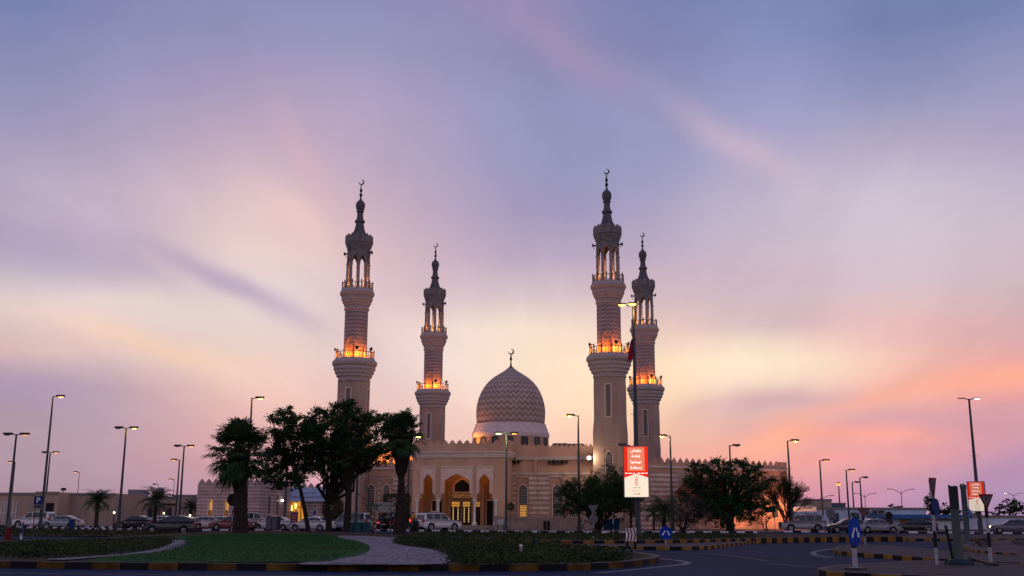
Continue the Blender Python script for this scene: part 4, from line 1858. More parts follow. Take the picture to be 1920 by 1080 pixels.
g = MB()
g.quad((-2500, -60, -.03), (2500, -60, -.03), (2500, 4500, -.03), (-2500, 4500, -.03))
tag(g.build('ground', SAND), kind='structure')
g = MB()
g.quad((-150, -30, 0), (190, -30, 0), (190, 116, 0), (-150, 118, 0))
tag(g.build('road', ASPH), kind='structure')
g = MB()
g.quad((-140, 116, .002), (60, 116, .002), (60, 131, .002), (-140, 133, .002))
tag(g.build('parking_forecourt', PAVE2), kind='structure')
g = MB()
g.quad((60.5, 116, .006), (190, 116, .006), (190, 150, .006), (60.5, 150, .006))
tag(g.build('side_road', ASPH), kind='structure')

# roundabout island ------------------------------------------------------
KH = .19
front = [(-700, 1052), (-300, 1061), (0, 1065), (240, 1068), (480, 1070), (720, 1071), (960, 1071), (1080, 1070), (1160, 1066), (1212, 1060), (1238, 1054), (1228, 1049), (1180, 1043), (1120, 1036)]
back = [(1040, 1029), (960, 1023), (860, 1015), (760, 1009), (640, 1002.5), (560, 999.5), (450, 999), (370, 1002), (300, 1007), (200, 1013), (90, 1017), (0, 1020), (-300, 1030), (-700, 1045)]
fp = catmull([G(*p) for p in front], n=5)
bp_ = catmull([G(*p) for p in back], n=5)
outline = fp + bp_
kerb(fp, .3, KH, .85, (KYELD, KBLK), 'kerb', KTOP)
kerb(bp_, .3, KH, .85, (KYELD, KBLK), 'kerb', KTOP)


def inset(pts, d):
    out = []
    n = len(pts)
    for i, p in enumerate(pts):
        t = (pts[(i + 1) % n] - pts[i - 1])
        t = Vector((t.x, t.y, 0)).normalized()
        out.append(p + Vector((-t.y, t.x, 0)) * d)
    return out


sheet('island_soil', inset(outline, .25), KH - .03, SOIL)


def poly_px(pl, z):
    return catmull([G(x, y, z) for x, y in pl], closed=True, n=5)


lawn_px = [(160, 1052), (230, 1041), (300, 1034.5), (335, 1026), (352, 1016), (330, 1009.5), (350, 1004.5), (430, 1000.5), (540, 1000), (620, 1003), (638, 1008.5), (668, 1014), (690, 1022), (693, 1031), (678, 1040), (640, 1047), (600, 1053), (400, 1055), (250, 1054)]
gravel_px = [(628, 1005.5), (680, 1004.8), (748, 1008.5), (742, 1012), (736, 1018), (762, 1023.5), (815, 1031), (842, 1043), (828, 1057), (700, 1058.5), (560, 1058), (600, 1051), (660, 1040), (684, 1030), (684, 1022), (660, 1013)]
path_px = [(90, 1048), (160, 1044), (240, 1037.5), (290, 1030), (322, 1019), (322, 1011.5), (345, 1013), (349, 1018), (330, 1030), (280, 1038), (200, 1043.5), (120, 1050)]
lz = KH
sheet('lawn', poly_px(lawn_px, lz), lz + .012, LAWN)
sheet('gravel_bed', poly_px(gravel_px, lz), lz + .004, GRAVEL)
sheet('gravel_path', poly_px(path_px, lz), lz + .006, GRAVEL)

# separate splitter islands ----------------------------------------------


def island(px_list, h, wid, seg, cols, m_, ztop=None, n=5, name='traffic_island'):
    p = catmull([G(x, y) for x, y in px_list], closed=True, n=n)
    a = sum(p[i].x * p[(i + 1) % len(p)].y - p[(i + 1) % len(p)].x * p[i].y for i in range(len(p)))
    if a < 0:
        p = p[::-1]
    kerb(p + [p[0]], wid, h, seg, cols, 'kerb', KTOP if cols[0] is KYEL else None)
    sheet(name, inset(p, wid * .8), h - .004, m_)
    return p


island([(840, 1016), (930, 1021.5), (1080, 1029), (1200, 1031.5), (1290, 1032), (1335, 1029.5), (1380, 1024), (1440, 1018), (1560, 1015), (1700, 1014.5), (1950, 1015), (2300, 1018), (2300, 1009), (1950, 1007.5), (1700, 1007.8), (1500, 1009), (1350, 1012), (1150, 1013.5), (1000, 1013.5)], .17, .3, .6, (KYEL, KBLK), PAVE)
# B: narrow island on the right
island([(1562, 1034), (1575, 1041), (1650, 1047.5), (1750, 1056), (1850, 1063), (1960, 1067), (2200, 1078), (2200, 1062), (1960, 1052), (1850, 1047), (1780, 1041), (1700, 1032.5), (1640, 1029), (1590, 1028.5)], .17, .22, .75, (KYEL, KBLK), PAVE)
# C: nearest island
island([(1550, 1073), (1545, 1083), (1700, 1092), (2100, 1104), (2300, 1095), (2100, 1070), (1925, 1068), (1800, 1063), (1720, 1061), (1640, 1066)], .17, .22, .75, (KYEL, KBLK), PAVE)
# D: island with dry shrubs
island([(1806, 1027), (1815, 1034), (1840, 1040), (1900, 1046), (2000, 1054), (2300, 1062), (2300, 1030), (2000, 1019), (1880, 1017), (1830, 1020)], .17, .25, .7, (KYEL, KBLK), PAVE)
# far kerbs of the car park, black and white, two staggered rows
LK = [G(x, y) for x, y in ((-200, 988), (60, 990.2), (270, 995), (460, 995), (640, 995), (830, 997.0), (960, 998.2), (1085, 999.5), (1200, 999.5), (1420, 999.5))]
kerb(catmull(LK, n=4), .3, .17, .9, (KWHT, KBLK))
LK2 = [G(x, y) for x, y in ((-100, 987), (60, 987.6), (270, 991), (480, 991.8), (640, 992.3))]
kerb(catmull(LK2, n=4), .3, .17, .9, (KWHT, KBLK))
# right hand far black/white kerb
LK3 = [G(x, y) for x, y in ((1470, 998), (1700, 999.6), (1950, 1001.5))]
kerb(catmull(LK3, n=4), .3, .17, .9, (KWHT, KBLK))

# painted lane lines
LINE = mat('lane_paint', (.12, .13, .17), .7, noise=.35, nscale=1.5)


def line(pl, wd=.12, z=.006):
    p = catmull([G(x, y) for x, y in pl], n=6)
    m = MB()
    for a, b in zip(p, p[1:]):
        d = (b - a).normalized()
        n_ = Vector((-d.y, d.x, 0)) * wd
        zz = Vector((0, 0, z))
        m.quad(a - n_ + zz, b - n_ + zz, b + n_ + zz, a + n_ + zz)
    return tag(m.build('lane_line', LINE), kind='structure')


line([(1120, 1075), (1230, 1064), (1288, 1057), (1270, 1051), (1210, 1045)])
line([(1560, 1046), (1530, 1041), (1527, 1035), (1560, 1029), (1600, 1026)])
line([(1640, 1024.5), (1660, 1028), (1700, 1032), (1780, 1039.5), (1860, 1046)], .14)
line([(-50, 1074), (400, 1079), (960, 1080)], .06)
line([(1440, 1056), (1500, 1062), (1555, 1066)], .05)
line([(1250, 1036), (1350, 1040), (1440, 1052)], .05, .005)

# ---------------------------------------------------------------- planting


def scatter_poly(pl, n, z):
    """random ground points inside pixel polygon"""
    pts = [G(x, y, z) for x, y in pl]
    xs, ys_ = [p.x for p in pts], [p.y for p in pts]
    out = []
    while len(out) < n:
        x, y = random.uniform(min(xs), max(xs)), random.uniform(min(ys_), max(ys_))
        c = False
        j = len(pts) - 1
        for i in range(len(pts)):
            a, b = pts[i], pts[j]
            if (a.y > y) != (b.y > y) and x < (b.x - a.x) * (y - a.y) / (b.y - a.y) + a.x:
                c = not c
            j = i
        if c:
            out.append((x, y))
    return out


def blades(name, pts, z, h0, h1, w_, m_, lean=.5, per=1):
    m = MB()
    for (x, y) in pts:
        for _ in range(per):
            h = random.uniform(h0, h1)
            a = random.uniform(0, 2 * PI)
            dx, dy = math.cos(a) * w_, math.sin(a) * w_
            lx, ly = random.gauss(0, lean) * h, random.gauss(0, lean) * h
            m.tri((x - dx, y - dy, z), (x + dx, y + dy, z), (x + lx, y + ly, z + h))
    return tag(m.build(name, m_), kind='stuff')


def leafy(name, pts, z, h0, h1, size, m_, per=6, spread=.2):
    m = MB()
    for (x, y) in pts:
        hh = random.uniform(h0, h1)
        for _ in range(per):
            p = Vector((x + random.gauss(0, spread), y + random.gauss(0, spread), z + random.uniform(.02, hh)))
            leaf(m, p, size * random.uniform(.6, 1.4))
    return tag(m.build(name, m_), kind='stuff')


def leaf(m, p, s, up_bias=0.4):
    d = Vector((random.gauss(0, 1), random.gauss(0, 1), random.gauss(0, 1) * (1 - up_bias))).normalized()
    e = d.cross(Vector((random.gauss(0, 1), random.gauss(0, 1), random.gauss(0, 1)))).normalized()
    m.quad(p - d * s, p + e * s * .45, p + d * s, p - e * s * .45)


plantL = [(-420, 1052), (-300, 1046), (-60, 1042), (90, 1046), (200, 1040), (285, 1030), (318, 1017), (316, 1010.5), (250, 1013), (90, 1018.5), (0, 1022), (-200, 1030), (-420, 1038)]
plantR = [(742, 1013), (768, 1011), (900, 1020), (1030, 1029), (1130, 1039), (1180, 1046), (1150, 1053), (1050, 1058), (850, 1059), (852, 1045), (822, 1030), (760, 1021)]
leafy('ground_cover', scatter_poly(plantL, 2600, KH), KH - .03, .10, .32, .055, COVER, 7, .22)
leafy('flower_bed', scatter_poly(plantR, 3600, KH), KH - .03, .12, .42, .055, COVER, 9, .2)
leafy('bed_shoots', scatter_poly([(742, 1013), (768, 1010.5), (900, 1019), (1030, 1027), (1060, 1030), (1000, 1030), (850, 1022), (760, 1016)], 300, KH), KH - .03, .2, .55, .05, COVER, 9, .12)
blades('grass', scatter_poly([(170, 1051), (300, 1035), (350, 1016), (345, 1006), (430, 1001), (610, 1003), (690, 1022), (690, 1032), (600, 1053), (400, 1055)], 16000, KH), KH + .01, .04, .09, .012, GRASSM, .4)
# dark verge strips beyond the roundabout
vL = [(-260, 1003), (-60, 1004), (100, 1006), (260, 1007), (360, 1001.5), (300, 999.5), (270, 997.5), (100, 995.5), (-60, 993), (-260, 992)]
sheet('verge', [G(x, y) for x, y in vL], .05, SOIL)
leafy('verge_planting', scatter_poly(vL, 1500, .05), .04, .15, .45, .08, HEDGE, 7, .3)
kv = catmull([G(x, y, .17) for x, y in ((860, 1011), (940, 1016.5), (1040, 1019), (1150, 1019), (1280, 1018), (1420, 1014), (1560, 1011.3), (1700, 1010.5))], n=5)
kerb(kv, .3, .32, .58, (KYEL, KBLK), 'kerb', KTOP, -.01)
sheet('verge', [p + Vector((0, .25, 0)) for p in kv] + [G(x, y, .3) for x, y in ((1700, 1003.5), (1560, 1002), (1400, 1001), (1180, 1001), (960, 999), (830, 999), (760, 1000), (760, 1003), (830, 1004))], .30, SOIL)
vR = [(760, 1003), (860, 1006), (940, 1011), (1040, 1013), (1150, 1013), (1280, 1012), (1420, 1009), (1400, 1002), (1180, 1002), (960, 1000), (830, 999.5)]
leafy('verge_planting', scatter_poly(vR, 1500, .3), .28, .08, .26, .08, HEDGE, 6, .3)

# ---------------------------------------------------------------- trees


def limb(m, a, b, r0, r1, seg=5, wob=.12, n=7):
    a, b = Vector(a), Vector(b)
    L = (b - a).length
    pts, rad = [], []
    for k in range(seg + 1):
        t = k / seg
        p = a.lerp(b, t)
        if 0 < k < seg:
            p += Vector((random.gauss(0, 1), random.gauss(0, 1), random.gauss(0, .6))) * L * wob * .35
        p.z += math.sin(t * PI) * L * .05
        pts.append(p)
        rad.append(r0 + (r1 - r0) * t)
    m.tube(pts, rad, n, cap=False)
    return pts


def broadleaf(name, label, cat, base, fork, blobs, nclump, per, lsize, lm, trunk_r, group=None, clump_r=.5, via=None, gap=.0):
    """blobs: list of (centre Vector, rx, rz). all world coordinates relative to base after building"""
    root = thing(name, label, cat, base, 0, group)
    base = Vector(base)
    tr = MB()
    f = Vector(fork) - base
    pts = [Vector((0, 0, -.1))]
    if via:
        pts += [Vector(v) - base for v in via]
    pts.append(f)
    full = catmull(pts, n=4)
    rad = [trunk_r * (1.25 if k == 0 else 1 - .35 * k / len(full)) for k in range(len(full))]
    tr.tube(full, rad, 10)
    cr_ = MB()
    for (c, rx, rzz) in blobs:
        c = Vector(c) - base
        st = f if random.random() < .75 else full[-2]
        lp = limb(tr, st, c, trunk_r * .5, trunk_r * .16, 5, .25)
        nc = max(5, int(nclump * (rx * rx * rzz) ** .67 / 3))
        for _ in range(nc):
            d = Vector((random.gauss(0, 1), random.gauss(0, 1), random.gauss(0, 1))).normalized()
            rr = random.uniform(.35, 1.0) ** .55
            p = c + Vector((d.x * rx, d.y * rx, d.z * rzz)) * rr
            if random.random() < .5:
                limb(tr, random.choice(lp[2:]), p, trunk_r * .12, .012, 3, .25, 4)
            cs = clump_r * random.uniform(.5, 1.25)
            for _ in range(per):
                q = p + Vector((random.gauss(0, .5), random.gauss(0, .5), random.gauss(0, .33))) * cs
                leaf(cr_, q, lsize * random.uniform(.4, 1.55))
    tr.build('trunk', BARK, root)
    cr_.build('crown', lm, root)
    return root


def blobs_px(lst, Y, spread):
    out = []
    for (px, py, r) in lst:
        yy = Y + random.uniform(-spread, spread)
        p = P(px, py, yy)
        rr = r * yy / F
        out.append((p, rr * 1.05, rr))
    return out


YT = 92
bT = at(580, YT, 995)
broadleaf('mesquite_tree', 'dark mesquite tree on the lawn with a thin trunk leaning left across the blue sign', 'tree', bT, P(560, 905, YT),
          blobs_px([(528, 795, 26), (508, 830, 26), (558, 800, 24), (545, 835, 34), (510, 868, 26), (520, 898, 20), (585, 815, 26), (553, 872, 28), (582, 862, 24), (536, 775, 16), (560, 905, 14), (495, 890, 12)], YT, 2.2),
          95, 52, .10, LEAF, .20, 'mesquite trees on the lawn', .42, [P(572, 960, YT), P(566, 930, YT)])
bT = at(617, YT + 2, 995)
broadleaf('mesquite_tree', 'widest mesquite tree on the lawn, its forked trunk left of the silver four by four', 'tree', bT, P(613, 938, YT + 2),
          blobs_px([(600, 785, 26), (640, 775, 24), (672, 790, 26), (620, 815, 36), (655, 830, 34), (690, 838, 28), (600, 850, 30), (640, 862, 28), (715, 800, 22), (735, 815, 20), (712, 850, 20), (680, 870, 18), (628, 885, 16), (575, 800, 16), (660, 765, 16), (700, 783, 12), (745, 838, 14), (598, 885, 14), (728, 785, 12)], YT + 2, 3.0),
          95, 52, .10, LEAF, .30, 'mesquite trees on the lawn', .42, [P(616, 970, YT + 2)])
# big round tree on the right
Yb = 122
bT = at(1368, Yb, 990)
broadleaf('shade_tree', 'wide round dark green tree in front of the crenellated wall on the right', 'tree', bT, P(1366, 958, Yb),
          blobs_px([(1310, 895, 26), (1345, 885, 26), (1385, 888, 26), (1415, 895, 22), (1300, 925, 26), (1335, 925, 34), (1380, 925, 36), (1415, 930, 28), (1440, 915, 12), (1325, 958, 26), (1365, 960, 28), (1400, 960, 24), (1425, 950, 16), (1290, 900, 10), (1345, 868, 10), (1370, 866, 8), (1395, 866, 8), (1420, 876, 8), (1303, 872, 8), (1448, 900, 7), (1350, 978, 12), (1300, 970, 12)], Yb, 3.0),
          44, 42, .12, LEAF2, .45, None, .55)
# far trees right
bT = at(1748, 185, 985)
broadleaf('roadside_tree', 'dark tree rising behind the blue canopy between the striped sign post and the steel column', 'tree', bT, P(1748, 962, 185),
          blobs_px([(1742, 945, 12), (1758, 952, 14), (1775, 958, 12), (1745, 958, 14), (1790, 960, 12), (1765, 965, 14), (1741, 935, 6), (1815, 962, 10), (1835, 962, 10)], 185, 3), 22, 22, .2, LEAF, .25, 'trees beyond the shed', .6)
bT = at(1895, 185, 985)
broadleaf('roadside_tree', 'dark flat topped tree over the white wall at the far right edge', 'tree', bT, P(1893, 962, 185),
          blobs_px([(1893, 945, 11), (1905, 948, 12), (1880, 953, 12), (1915, 955, 12), (1866, 958, 10), (1900, 958, 14), (1935, 952, 14)], 185, 3), 22, 22, .2, LEAF, .25, 'trees beyond the shed', .6)
bT = at(1678, 300, 980)
broadleaf('roadside_tree', 'tiny pale distant tree showing over the panelled shed roof', 'tree', bT, P(1678, 955, 300),
          blobs_px([(1678, 949, 7), (1670, 952, 5), (1686, 952, 5)], 300, 2), 14, 16, .3, LEAF, .2, 'trees beyond the shed', .6)


def twiggy(name, label, base, top_w, h, n, lm=None, nleaf=0, r=.09, cat='tree', spread=.6, multi=5, depth=4, droop=0, group=None, lsz=.06):
    root = thing(name, label, cat, base, 0, group)
    tr, cr_ = MB(), MB()
    ends = []

    def grow(p, d, L, rad, lev):
        q = p + d * L
        mid = p.lerp(q, .5) + Vector((random.gauss(0, 1), random.gauss(0, 1), random.gauss(0, .5))) * L * .07
        tr.tube([p, mid, q], [rad, rad * .85, rad * .65], 5 if lev < 2 else 3, cap=False)
        if lev >= depth:
            ends.append((mid, q))
            return
        k = n if lev > 0 else multi
        for _ in range(k):
            nd = (d + Vector((random.gauss(0, 1), random.gauss(0, 1), random.gauss(0, .6) - droop * lev * .15)) * spread).normalized()
            st = p.lerp(q, random.uniform(.5, 1))
            grow(st, nd, L * random.uniform(.55, .85), rad * .55, lev + 1)
    for _ in range(multi):
        a = random.uniform(0, 2 * PI)
        d = Vector((math.cos(a) * top_w, math.sin(a) * top_w, 1)).normalized()
        grow(Vector((random.gauss(0, .1), random.gauss(0, .1), -.05)), d, h * .38, r, 1)
    for a, b in ends:
        for _ in range(nleaf):
            leaf(cr_, a.lerp(b, random.random()) + Vector((random.gauss(0, .08), random.gauss(0, .08), random.gauss(0, .08))), lsz * random.uniform(.6, 1.3))
    tr.build('branches', TWIG if not nleaf else BARK, root)
    if nleaf:
        cr_.build('crown', lm, root)
    return root


random.seed(21)
twiggy('acacia_tree', 'bare twiggy acacia below the near right minaret', at(1122, 119), .62, 7.4, 4, LEAF, 22, .14, spread=.58, multi=10, depth=5, lsz=.075)
twiggy('feathery_tree', 'wispy half bare tree at the far end of the crenellated wall', at(1476, 124), .30, 6.8, 4, LEAF, 4, .12, spread=.36, multi=6, depth=5, lsz=.07)
twiggy('bare_shrub', 'tangle of bare grey twigs between the date palm and the round tree', at(1280, 120), .8, 5.6, 4, None, 0, .07, spread=.7, multi=9, depth=5, cat='shrub')
twiggy('sapling', 'nearly leafless sapling above the white Arabic road sign', at(699, 88), .5, 4.9, 2, LEAF, 3, .05, spread=.5, multi=3, depth=4, lsz=.11)
twiggy('dry_shrub', 'brown dry shrub on the right island beside the lightbox pole', G(1842, 1024, .17), 1.0, .9, 3, None, 0, .012, spread=.6, multi=12, depth=4, cat='shrub', group='dry shrubs on the right island')
twiggy('dry_shrub', 'brown dry shrub on the right island cut by the right edge', G(1912, 1022, .17), 1.2, .75, 3, None, 0, .012, spread=.6, multi=12, depth=4, cat='shrub', group='dry shrubs on the right island')
twiggy('leaning_shrub', 'small thorny tree with green sprays right of the round tree', at(1437, 121), .4, 3.4, 3, LEAF2, 5, .06, spread=.5, multi=3, depth=4, lsz=.09)


def clipped(name, label, base, w_, z0, z1, m_, n=2600, round_=True, stem=.09):
    root = thing(name, label, 'shrub', base, 0, 'clipped shrubs by the car park')
    m = MB()
    for _ in range(n):
        while True:
            x, y, z = (random.uniform(-1, 1) for _ in range(3))
            q = (x * x + y * y + z * z) if round_ else max(abs(x), abs(y), abs(z)) ** 4
            if .35 < q < 1:
                break
        k = random.uniform(.95, 1.05)
        leaf(m, Vector((x * w_ * k, y * w_ * k, (z0 + z1) / 2 + z * (z1 - z0) / 2 * k)), .10)
    m.build('foliage', m_, root)
    m = MB()
    m.tube([(0, 0, 0), (.02, 0, z0 + .4)], [stem, stem * .7], 8)
    m.build('stem', BARK, root)
    return root


clipped('clipped_shrub', 'dome clipped shrub behind the forked mesquite trunk', at(623, 112), 1.15, .9, 3.6, leafmat('clip_leaf', (.035, .04, .015), (.07, .065, .025)), 3400)
clipped('clipped_shrub', 'square clipped dark shrub behind the Arabic road sign', at(742, 116), 1.45, .8, 3.9, HEDGE, 3800, False)


# palms ------------------------------------------------------------------


def date_palm(name, label, base, trunk_h, trunk_r, L, n, group='date palms', droop=1.0, seed=1):
    random.seed(seed)
    root = thing(name, label, 'palm tree', base, 0, group)
    m = MB()
    prof = []
    k_ = 14
    for k in range(k_ * 2 + 1):
        t = k / (k_ * 2)
        r = trunk_r * (1.25 - .3 * min(t * 4, 1)) * (1.1 if k % 2 else .92)
        prof.append((r, trunk_h * t))
    m.lathe(prof, 12)
    m.build('trunk', PBARK, root)
    m = MB()
    for i in range(n):
        a = i * 2.399 + random.uniform(-.2, .2)
        e0 = R(random.uniform(5, 85)) if i > n * .25 else R(random.uniform(-30, 10))
        Lf = L * random.uniform(.8, 1.1)
        d = Vector((math.cos(a), math.sin(a), 0))
        p = Vector((0, 0, trunk_h - .1))
        e = e0
        pts = [p.copy()]
        sg = 10
        for k in range(sg):
            p = p + (d * math.cos(e) + Vector((0, 0, 1)) * math.sin(e)) * Lf / sg
            e -= R(13) * droop * (0.4 + k / sg)
            pts.append(p.copy())
        m.tube(pts, [.035 * (1 - k / (sg + 1)) + .008 for k in range(sg + 1)], 4, cap=False)
        side = d.cross(Vector((0, 0, 1)))
        nl = 30
        for k in range(3, nl):
            t = k / nl
            q = t * sg
            i0 = min(int(q), sg - 1)
            c = pts[i0].lerp(pts[i0 + 1], q - i0)
            tg = (pts[i0 + 1] - pts[i0]).normalized()
            ll = .62 * math.sin(min(t * 1.15 + .12, 1) * PI) ** .6 * L / 3.0 + .08
            for s_ in (-1, 1):
                dr = (side * s_ * .8 + tg * .65 + Vector((0, 0, random.uniform(-.45, .1)))).normalized()
                tip = c + dr * ll
                m.quad(c - tg * .02, c + dr * ll * .5 - tg * .022, tip, c + dr * ll * .5 + tg * .022)
    m.build('crown', PALML, root)
    return root


def palm_at(px, Y, py_crown, L, n, label, seed, r=.22, droop=1.0, name='date_palm'):
    b = at(px, Y)
    h = P(px, py_crown, Y).z
    return date_palm(name, label, b, h, r, L, n, droop=droop, seed=seed)


palm_at(180, 118, 938, 2.35, 46, 'date palm in front of the brown house, left of the tall double lamp', 3)
palm_at(289, 118, 938, 2.6, 50, 'date palm standing behind the dark hatchback', 5)
palm_at(356, 135, 950, 2.0, 34, 'small date palm against the left end of the striped building', 6, .18)
palm_at(1245, 112, 957, 2.9, 54, 'date palm right of the tall advertising lightbox', 8, .24)
palm_at(1226, 126, 962, 2.0, 20, 'slight date palm half hidden behind the lightbox pole palm', 9, .12)


def fan_palm(name, label, base, fork, r0, nleaf, rad, skirt_h, skirt_r, seed, stretch=1.0):
    random.seed(seed)
    base = Vector(base)
    root = thing(name, label, 'palm tree', base, 0, 'fan palms on the lawn')
    top = Vector(fork) - base
    m = MB()
    pts, rr = [], []
    for k in range(25):
        t = k / 24
        pts.append(Vector((0, 0, -.1)).lerp(top, t) + Vector((.08 * math.sin(t * 3), 0, 0)))
        rr.append(r0 * (1.25 - .5 * t) * (1.05 if k % 2 else .95))
    m.tube(pts, rr, 12)
    m.build('trunk', PBARK, root)
    # skirt of dead hanging fans
    m = MB()
    for _ in range(int(900 * skirt_h)):
        a = random.uniform(0, 2 * PI)
        t = random.random()
        z = top.z - t * skirt_h
        cx_, cy_ = top.x * (z / top.z), top.y * (z / top.z)
        r_ = skirt_r * (1 - .55 * t) * random.uniform(.6, 1.05)
        p = Vector((cx_ + math.cos(a) * r_, cy_ + math.sin(a) * r_, z))
        l = random.uniform(.35, .8)
        w_ = Vector((-math.sin(a), math.cos(a), 0)) * random.uniform(.02, .045)
        e = p + Vector((-math.cos(a) * .12, -math.sin(a) * .12, -l))
        m.quad(p - w_, p + w_, e + w_ * .4, e - w_ * .4)
    m.build('skirt', SKIRT, root)
    m = MB()
    for i in range(nleaf):
        a = i * 2.399 + random.uniform(-.3, .3)
        t = i / nleaf
        e = R(-50 + 130 * t + random.uniform(-12, 12))
        d = Vector((math.cos(a) * math.cos(e), math.sin(a) * math.cos(e), math.sin(e)))
        c0 = top + Vector((0, 0, -.5 * (1 - t)))
        pl = rad * random.uniform(.5, .72)
        hub = c0 + d * pl + Vector((0, 0, -.12 * pl))
        m.tube([c0, c0.lerp(hub, .5) + Vector((0, 0, .06 * pl)), hub], [.03, .024, .016], 4, cap=False)
        side = d.cross(Vector((0, 0, 1)))
        if side.length < .1:
            side = Vector((1, 0, 0))
        side.normalize()
        nrm = side.cross(d).normalized()
        fr_ = rad * random.uniform(.42, .58)
        ns = 26
        for k in range(ns):
            b = R(-125 + 250 * k / (ns - 1))
            ray_ = (d * math.cos(b) + side * math.sin(b) + nrm * random.uniform(-.1, .1)).normalized()
            ll = fr_ * (1 - .25 * abs(b) / 2.2) * random.uniform(.85, 1.1)
            mid = hub + ray_ * ll * .6
            tip = hub + ray_ * ll + Vector((0, 0, -.22 * ll * random.uniform(.6, 1.6)))
            wv = ray_.cross(nrm).normalized() * .045 * rad / 2
            m.quad(hub, mid - wv, tip, mid + wv)
    m.build('crown', FANL, root)
    return root


fan_palm('fan_palm', 'stout fan palm with a thick dark trunk in front of the striped building', at(452, 86), P(447, 840, 86), .50, 84, 2.75, 3.2, 1.05, 4)
# upper storey of the same clump of fans
fan_palm('fan_palm', 'tall slim fan palm whose trunk passes between the mesquite crown and the street sign', at(650, 92), P(655, 845, 92), .26, 26, 1.5, 3.0, .75, 12)
fan_palm('fan_palm', 'leaning fan palm with a long brown skirt of dead fronds left of the entrance', at(744, 88), P(757, 806, 88), .26, 54, 2.0, 3.3, 1.05, 9)
fan_palm('fan_palm', 'thin darker fan palm hidden behind the skirted fan palm', at(756, 94), P(749, 820, 94), .24, 30, 1.7, 2.6, .7, 15)

# ---------------------------------------------------------------- street lamps
random.seed(5)


def lamp(label, px, Y, pytop, pxtop=None, heads=('R',), lit=('R',), style='box', group='street lamps', name='street_lamp', r=.11, arm=1.0, lens=None, hs=1.0):
    b = at(px, Y)
    H = P(px, pytop, Y).z
    o = thing(name, label, 'street lamp', b, 0, group)
    m = MB()
    m.tube([(0, 0, 0), (0, 0, .5), (0, 0, .52), (0, 0, H)], [r * 1.5, r * 1.5, r, r * .55], 10)
    m.build('pole', METAL, o)
    for h_ in heads:
        s = 1 if h_ == 'R' else -1
        if style == 'box':
            m = MB()
            m.tube([(0, 0, H - .08), (s * arm * .5, 0, H + .0)], .05, 6)
            m.build('arm', METAL, o)
            m = MB()
            x0_, x1_ = s * arm * .42, s * (arm * .42 + .95 * hs)
            xa, xb = min(x0_, x1_), max(x0_, x1_)
            m.box(xa, xb, -.19 * hs, .19 * hs, H - .06, H + .16)
            hd = m.build('head', DMETAL, o, bevel=.04)
            m = MB()
            li = h_ in lit
            xl_ = s * (arm * .42 + .55 * hs)
            m.lathe([(.02, H - .16), (.14, H - .14), (.19, H - .10), (.19, H - .062)], 12, (xl_, 0))
            m.v = [(xl_ + (x - xl_) * 1.5 * hs, y * .8, z) for x, y, z in m.v]
            m.build('lens', (lens or SODIUM) if li else SIGNBACK, hd, smooth=True)
        elif style == 'curve':
            m = MB()
            pts = [(0, 0, H - .5)]
            for k in range(1, 7):
                t = k / 6
                pts.append((s * 1.7 * hs * t, 0, H - .5 + .75 * math.sin(t * PI / 2) * hs))
            m.tube(pts, .045, 5)
            m.build('arm', METAL, o)
            e = pts[-1]
            m = MB()
            m.box(min(e[0], e[0] + s * .6), max(e[0], e[0] + s * .6), -.12, .12, e[2] - .05, e[2] + .06)
            hd = m.build('head', DMETAL, o, bevel=.03)
            if h_ in lit:
                m = MB()
                m.box(e[0] + s * .3 - .2, e[0] + s * .3 + .2, -.1, .1, e[2] - .09, e[2] - .052)
                m.build('lens', lens or LEDW, hd)
        elif style == 'post':
            m = MB()
            m.lathe([(.06, H - .1), (.32, H + .05), (.36, H + .3), (.1, H + .42)], 10)
            m.build('lens', lens or SODIUM, o, smooth=True)
            m = MB()
            m.lathe([(.4, H + .3), (.3, H + .45), (.05, H + .55)], 10)
            m.build('cap', DMETAL, o, smooth=True)
    return o


